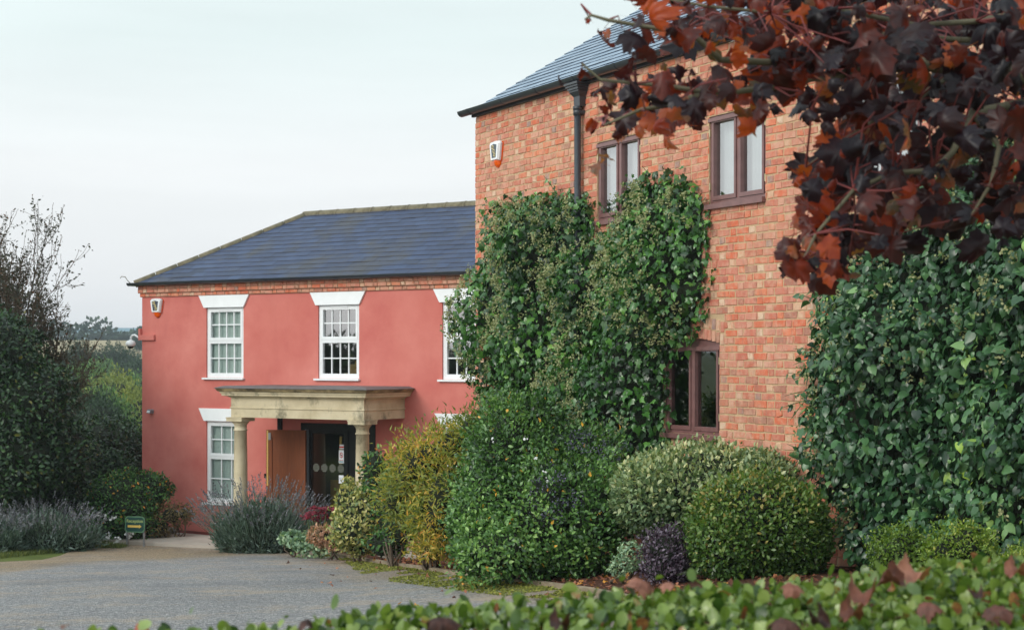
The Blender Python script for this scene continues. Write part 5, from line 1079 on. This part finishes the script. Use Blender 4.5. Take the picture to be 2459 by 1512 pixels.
def hedge_leaf(dx, dy, size, az, tilt, c1, c2, r, label, red=False, roll=0.):
    ray_ = at(dx, dy, 1.0)
    for Yq in np.arange(2.2, 4.6, .01):                          # where the view meets the hedge top
        p = ray_*Yq; sq = np.array((p[0]-HA[0], p[1]-HA[1])); s_, q_ = sq@hdv, sq@hn
        if q_ < 0.02 or p[2] <= hz(np.array([s_]), np.array([max(q_, 0)]))[0]+.03: break
    A = np.array([[math.cos(az)*math.cos(tilt), math.sin(az)*math.cos(tilt), math.sin(tilt)]]); N = np.array([[.35*math.sin(az*7+dx), -.45+.25*math.sin(dx*3.), 1.0]]); tilt_ = tilt*.3; A = np.array([[math.cos(az)*math.cos(tilt_), math.sin(az)*math.cos(tilt_), math.sin(tilt_)]])
    o = leaves('fallen_leaf', MAPLE_DEAD, np.zeros((1, 3)), A, N, size*(.72 if dx > 400 else .75), np.array([r]), GL['redleaf'] if red else GL['dead'], None, (np.array([c1*1.3*(-1 if int(dx) % 3 else 1)]), np.array([abs(c2)*.8])), tuple(p-A[0]*size*.3+(0, 0, .006)), crump=.26); tag(o, label, 'leaf', 'dead leaves on the hedge')
for a_ in ((1545, 1398, .10, 1.2, .5, 1.0, -1.0, .85, 'pinkish curled leaf on the far edge of the hedge below the purple shrub'), (1605, 1402, .06, 2.4, .3, 1.5, .6, .8, 'small pinkish leaf on the hedge edge below the purple shrub'),
           (1065, 1487, .10, .3, .1, 2.6, .5, .12, 'dark brown arched leaf at the bottom centre of the hedge'), (735, 1492, .07, 1.9, .5, 1.8, -.9, .1, 'dark folded leaf at the bottom, right of the red one'),
           (342, 1500, .07, 1.5, 1.1, 2.2, .4, .5, 'bright red upright leaf near the left end of the hedge', True), (1345, 1500, .07, .9, .2, 1.6, 1.0, .1, 'dark brown leaf at the bottom between the arched and big brown ones'),
           (1890, 1492, .11, .2, .15, 1.8, .9, .25, 'broad mottled brown leaf lying at the bottom edge of the hedge'), (1970, 1500, .07, 2.0, .4, 2.4, .5, .0, 'very dark curled leaf just right of the broad mottled one'),
           (2072, 1430, .11, 1.1, .7, 1.6, -.8, .62, 'tall rusty brown leaf, left of the pale crumpled pair'), (2045, 1478, .08, .6, .3, 1.8, .8, .5, 'brown leaf lying below the tall rusty leaf'),
           (2195, 1378, .115, .7, .6, 1.2, .9, .95, 'largest pale crumpled leaf standing on the hedge'), (2140, 1400, .09, 2.6, .4, 2.0, .6, .35, 'dark folded leaf touching the largest pale one'),
           (1905, 1408, .08, .3, .2, 1.4, .8, .8, 'pinkish flat leaf by the far edge, left of the rusty leaf'), (2235, 1452, .08, -.4, -.2, 1.8, .6, .55, 'rusty leaf sunk between green leaves below the pale one'), (2400, 1462, .09, 2.8, .3, 1.6, .9, .3, 'reddish brown leaf low in the right corner of the hedge'), (2440, 1376, .08, .5, .2, 1.6, .7, .75, 'pale brown leaf at the right end of the hedge'), (2345, 1430, .06, 1.4, .2, 1.6, .7, .1, 'small dark leaf to the left of the reddish brown one')): hedge_leaf(*a_)

# --- the copper maple reaching in from the right
def maplemat():
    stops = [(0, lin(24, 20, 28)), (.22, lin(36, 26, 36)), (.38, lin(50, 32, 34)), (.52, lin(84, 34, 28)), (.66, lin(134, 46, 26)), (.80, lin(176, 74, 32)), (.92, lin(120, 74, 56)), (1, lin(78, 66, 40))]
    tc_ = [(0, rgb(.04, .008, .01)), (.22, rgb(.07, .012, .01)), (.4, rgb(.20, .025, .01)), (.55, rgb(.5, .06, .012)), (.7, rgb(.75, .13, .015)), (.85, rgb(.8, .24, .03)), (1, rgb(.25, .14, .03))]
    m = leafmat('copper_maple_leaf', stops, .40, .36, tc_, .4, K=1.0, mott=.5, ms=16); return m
GL['maple'] = maplemat(); g = np.random.default_rng(140)
mp_base = (4.6, 4.9, float(G(4.6, 4.9))); mt = thing('copper_maple', 'copper leaved maple with a branch hanging across the upper right of the photo', 'tree', mp_base)
def pth(pts): return [at(x, y, d) for x, y, d in pts]
HUB = at(2760, 120, 4.7); BR = []
BR.append(([np.array(mp_base)+(0, 0, -.1), np.array((4.55, 4.85, -.6)), np.array((4.45, 4.85, .6)), np.array((4.3, 4.9, 2.2)), np.array((4.4, 5.0, 3.6))], [.15, .12, .11, .09, .05]))
TR1 = np.array((4.47, 4.85, .45)); 
main = pth([(2700, 190, 4.6), (2459, 178, 4.45), (2303, 161, 4.35), (2190, 152, 4.3), (2106, 166, 4.25)]); BR.append(([TR1, TR1*.5+main[0]*.5+(0, 0, .1)]+main, [.07, .055, .042, .030, .022, .018, .017]))
LI = {}
LI['a'] = pth([(2106, 166, 4.25), (2040, 142, 4.2), (1963, 137, 4.15), (1870, 150, 4.1), (1730, 143, 4.0), (1648, 67, 3.95), (1588, 70, 3.95), (1460, 48, 3.9), (1420, 36, 3.9), (1405, 46, 3.9)])
LI['b'] = pth([(2106, 166, 4.25), (2055, 162, 4.2), (2004, 187, 4.15), (1954, 187, 4.15), (1858, 208, 4.1), (1778, 218, 4.05), (1698, 222, 4.0), (1600, 205, 4.0), (1527, 200, 3.95), (1441, 190, 3.95), (1397, 152, 3.95)])
LI['b2'] = pth([(1714, 224, 4.0), (1665, 232, 4.0), (1616, 251, 3.95), (1540, 262, 3.95), (1450, 300, 3.95)])
LI['c'] = pth([(2459, 245, 4.4), (2335, 270, 4.2), (2303, 334, 4.1), (2287, 365, 4.1), (2240, 410, 4.0), (2145, 413, 4.0), (2050, 455, 3.95), (1960, 560, 3.9), (1930, 620, 3.9)])
LI['d'] = pth([(2600, 10, 4.5), (2459, 29, 4.4), (2341, 51, 4.3), (2200, 60, 4.2), (2000, 20, 4.1), (1850, 30, 4.0), (1700, 15, 4.0), (1560, -10, 4.0)])
LI['e'] = pth([(2303, 161, 4.35), (2200, 240, 4.2), (2100, 290, 4.1), (2020, 340, 4.05), (1935, 400, 4.0)])
LI['f'] = pth([(2335, 270, 4.2), (2400, 350, 4.1), (2380, 440, 4.0), (2330, 520, 4.0)])
LI['g'] = pth([(2459, 100, 4.5), (2300, 95, 4.3), (2150, 80, 4.2), (1990, 85, 4.1)])
for k_, p_ in LI.items():
    BR.append((p_, list(np.linspace(.0125 if k_ in 'abc' else .010, .0028, len(p_)))))
BR.append(([TR1+(0, 0, .3), at(2700, 260, 4.6), LI['c'][0]], [.05, .03, .013])); BR.append(([TR1+(0, 0, .6), at(2750, 30, 4.7), LI['d'][0]], [.05, .03, .012])); BR.append(([at(2700, 190, 4.6), LI['g'][0]], [.02, .011]))
wood_tubes('trunk', BR, M['maple_bark'], mt, 8)
FOL = [(1480,0),(1545,30),(1500,85),(1530,120),(1480,180),(1430,215),(1440,255),(1425,300),(1450,330),(1530,325),(1600,325),(1650,275),(1700,245),(1790,235),(1830,270),(1900,255),(1960,280),(2000,330),(1960,385),(1915,420),(1905,455),(1950,470),(1915,545),(1905,600),(1945,670),(2010,660),(2060,600),(2150,610),(2200,520),(2280,545),(2360,500),(2420,560),(2470,500),(2560,420),(2560,-60),(1480,-60)]
fa = np.array(FOL, float); cand = g.random((9000, 2))*(fa.max(0)-fa.min(0))+fa.min(0); cand = cand[in_poly(cand, FOL)]
# leave windows of brick and sky between the clusters
gaps = [(1640, 130, 40, 30), (1760, 185, 55, 22), (1600, 225, 45, 18), (1870, 225, 34, 14), (1560, 165, 36, 20), (1840, 70, 26, 18), (2075, 225, 40, 30), (2240, 330, 26, 20), (2010, 240, 26, 20), (2150, 455, 40, 26), (2300, 470, 60, 36), (2400, 330, 40, 28), (1985, 130, 30, 14), (1520, 20, 40, 25)]
keep = np.ones(len(cand), bool)
for x_, y_, a_, b_ in gaps: keep &= ((cand[:, 0]-x_)/a_)**2+((cand[:, 1]-y_)/b_)**2 > 1
cand = cand[keep]; chosen = []
for c in cand:
    dens = np.interp(c[0], (1400, 1700, 2000, 2460), (30, 28, 27, 27))
    if all((c[0]-q[0])**2+(c[1]-q[1])**2 > dens**2 for q in chosen): chosen.append(tuple(c))
lay3 = [(x_+g.normal(0, 22), y_+g.normal(0, 14)) for x_, y_ in chosen if (x_ < 1760 and 200 < y_ < 335) or (x_ < 1700 and y_ < 120 and g.random() < .6)]
lay2 = [(x_+g.normal(0, 14), y_+g.normal(0, 14)) for x_, y_ in chosen if x_ > 1560 and g.random() < (.8 if x_ > 1850 else .45)]
hand = [(1452, 100, 66, -1.2), (1342, 195, 30, -1.4), (1405, 180, 44, .3), (1432, 395, 52, -2.2), (1456, 376, 44, -.3), (1668, 292, 54, -1.1), (1790, 272, 74, -1.9), (1800, 310, 72, -1.7), (1840, 270, 66, -1.2), (1895, 150, 120, -1.5), (1905, 640, 96, -2.4), (1965, 668, 100, -1.1), (2350, 598, 100, -1.0), (2440, 545, 50, -1.5), (1890, 640, 60, -2.8), (1460, 78, 30, .5), (1412, 44, 20, 2.6), (1975, 560, 110, -1.5), (2110, 575, 90, -1.7), (2255, 520, 96, -1.4), (2210, 395, 110, -1.7), (2060, 430, 90, -1.9), (1935, 420, 70, -2.4), (1930, 490, 60, -2.2)]
rows = [(x_, y_, None, None) for x_, y_ in chosen+lay2+lay3]+hand
n = len(rows); P = np.zeros((n, 3)); A = np.zeros((n, 3)); N = np.zeros((n, 3)); S = np.zeros(n); rn = np.zeros(n)
for i, (x_, y_, sz, an) in enumerate(rows):
    Yq = g.uniform(3.75, 4.6) if x_ < 2000 else g.uniform(3.7, 5.0); P[i] = at(x_, y_, Yq)
    S[i] = px(sz if sz else np.clip(g.normal(np.interp(x_, (1400, 1700, 1900, 2100), (44, 52, 60, 66)), 22), 22, 122), Yq)*.95
    an = an if an is not None else g.normal(-1.57, .8)
    A[i] = unit(np.array((math.cos(an), g.normal(-.1, .45), math.sin(an)))); N[i] = unit(np.array((g.normal(-.25, .75), -.85+g.normal(0, .45), .55+g.normal(0, .5))))
    tip = np.interp(x_, (1400, 1750, 1950, 2459), (.50, .47, .30, .17))+(.2 if y_ > 300 and x_ < 2030 else 0)  # redder to the left: autumn turn, plus backlight put into the colour
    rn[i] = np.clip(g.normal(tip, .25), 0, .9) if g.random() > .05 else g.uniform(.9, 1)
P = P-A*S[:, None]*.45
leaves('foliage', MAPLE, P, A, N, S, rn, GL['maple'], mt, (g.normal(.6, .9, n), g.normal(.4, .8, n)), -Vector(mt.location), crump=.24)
# the rest of the crown, above and right of the frame
lbm = [((4.4, 5.2, 3.4), (2.2, 2.0, 1.5)), ((5.6, 5.0, 1.8), (1.5, 1.8, 1.6)), ((3.6, 5.6, 4.2), (1.6, 1.6, 1.0))]
Pc, Nc = shell(lbm, 1500, 141, .7, .2); kk = (np.abs(Pc[:, 0]/Pc[:, 1]) > .40) | (Pc[:, 2]/Pc[:, 1] > .30); Pc, Nc = Pc[kk], Nc[kk]; nc = len(Pc); A, L = leaf_dirs(Nc, g, .4, -.5, .6)
leaves('upper_foliage', MAPLE, Pc, A, L, .12*(.6+.7*g.random(nc)), np.clip(g.normal(.25, .2, nc), 0, 1), GL['maple'], mt, (g.normal(.5, .9, nc), g.normal(.3, .8, nc)), -Vector(mt.location))
# fine reddish leaf stalks and side twigs
segs = []; allp = np.vstack([np.array(p_) for k_, p_ in LI.items()])
for i in range(0, n, 2):
    e = P[i]; d2 = np.linalg.norm(allp-e, axis=1); j = int(np.argmin(d2))
    if .05 < d2[j] < .3:
        s_ = allp[j]; m_ = s_*.45+e*.55+np.array((0, 0, .05*d2[j]))+g.normal(0, .02, 3); segs.append(([s_, m_, e], [.0035, .0022, .0012]))
M['red_stalk'] = plain('red_leaf_stalk', lin(120, 52, 52), .6, .15, 12); wood_tubes('twigs', segs, M['red_stalk'], mt, 4)

# --- the evening air
vm = bpy.data.materials.new('haze'); vm.use_nodes = True; vt = vm.node_tree; vt.nodes.clear(); vo = nn(vt, 'ShaderNodeOutputMaterial'); pv_ = nn(vt, 'ShaderNodeVolumePrincipled'); pv_.inputs['Color'].default_value = (.78, .88, .95, 1); pv_.inputs['Density'].default_value = .00048; vt.links.new(pv_.outputs[0], vo.inputs['Volume'])
mb = MB(); mb.box((-705, -14, -12), (705, 905, 11)); struct(mb.build('haze', vm), 'stuff')
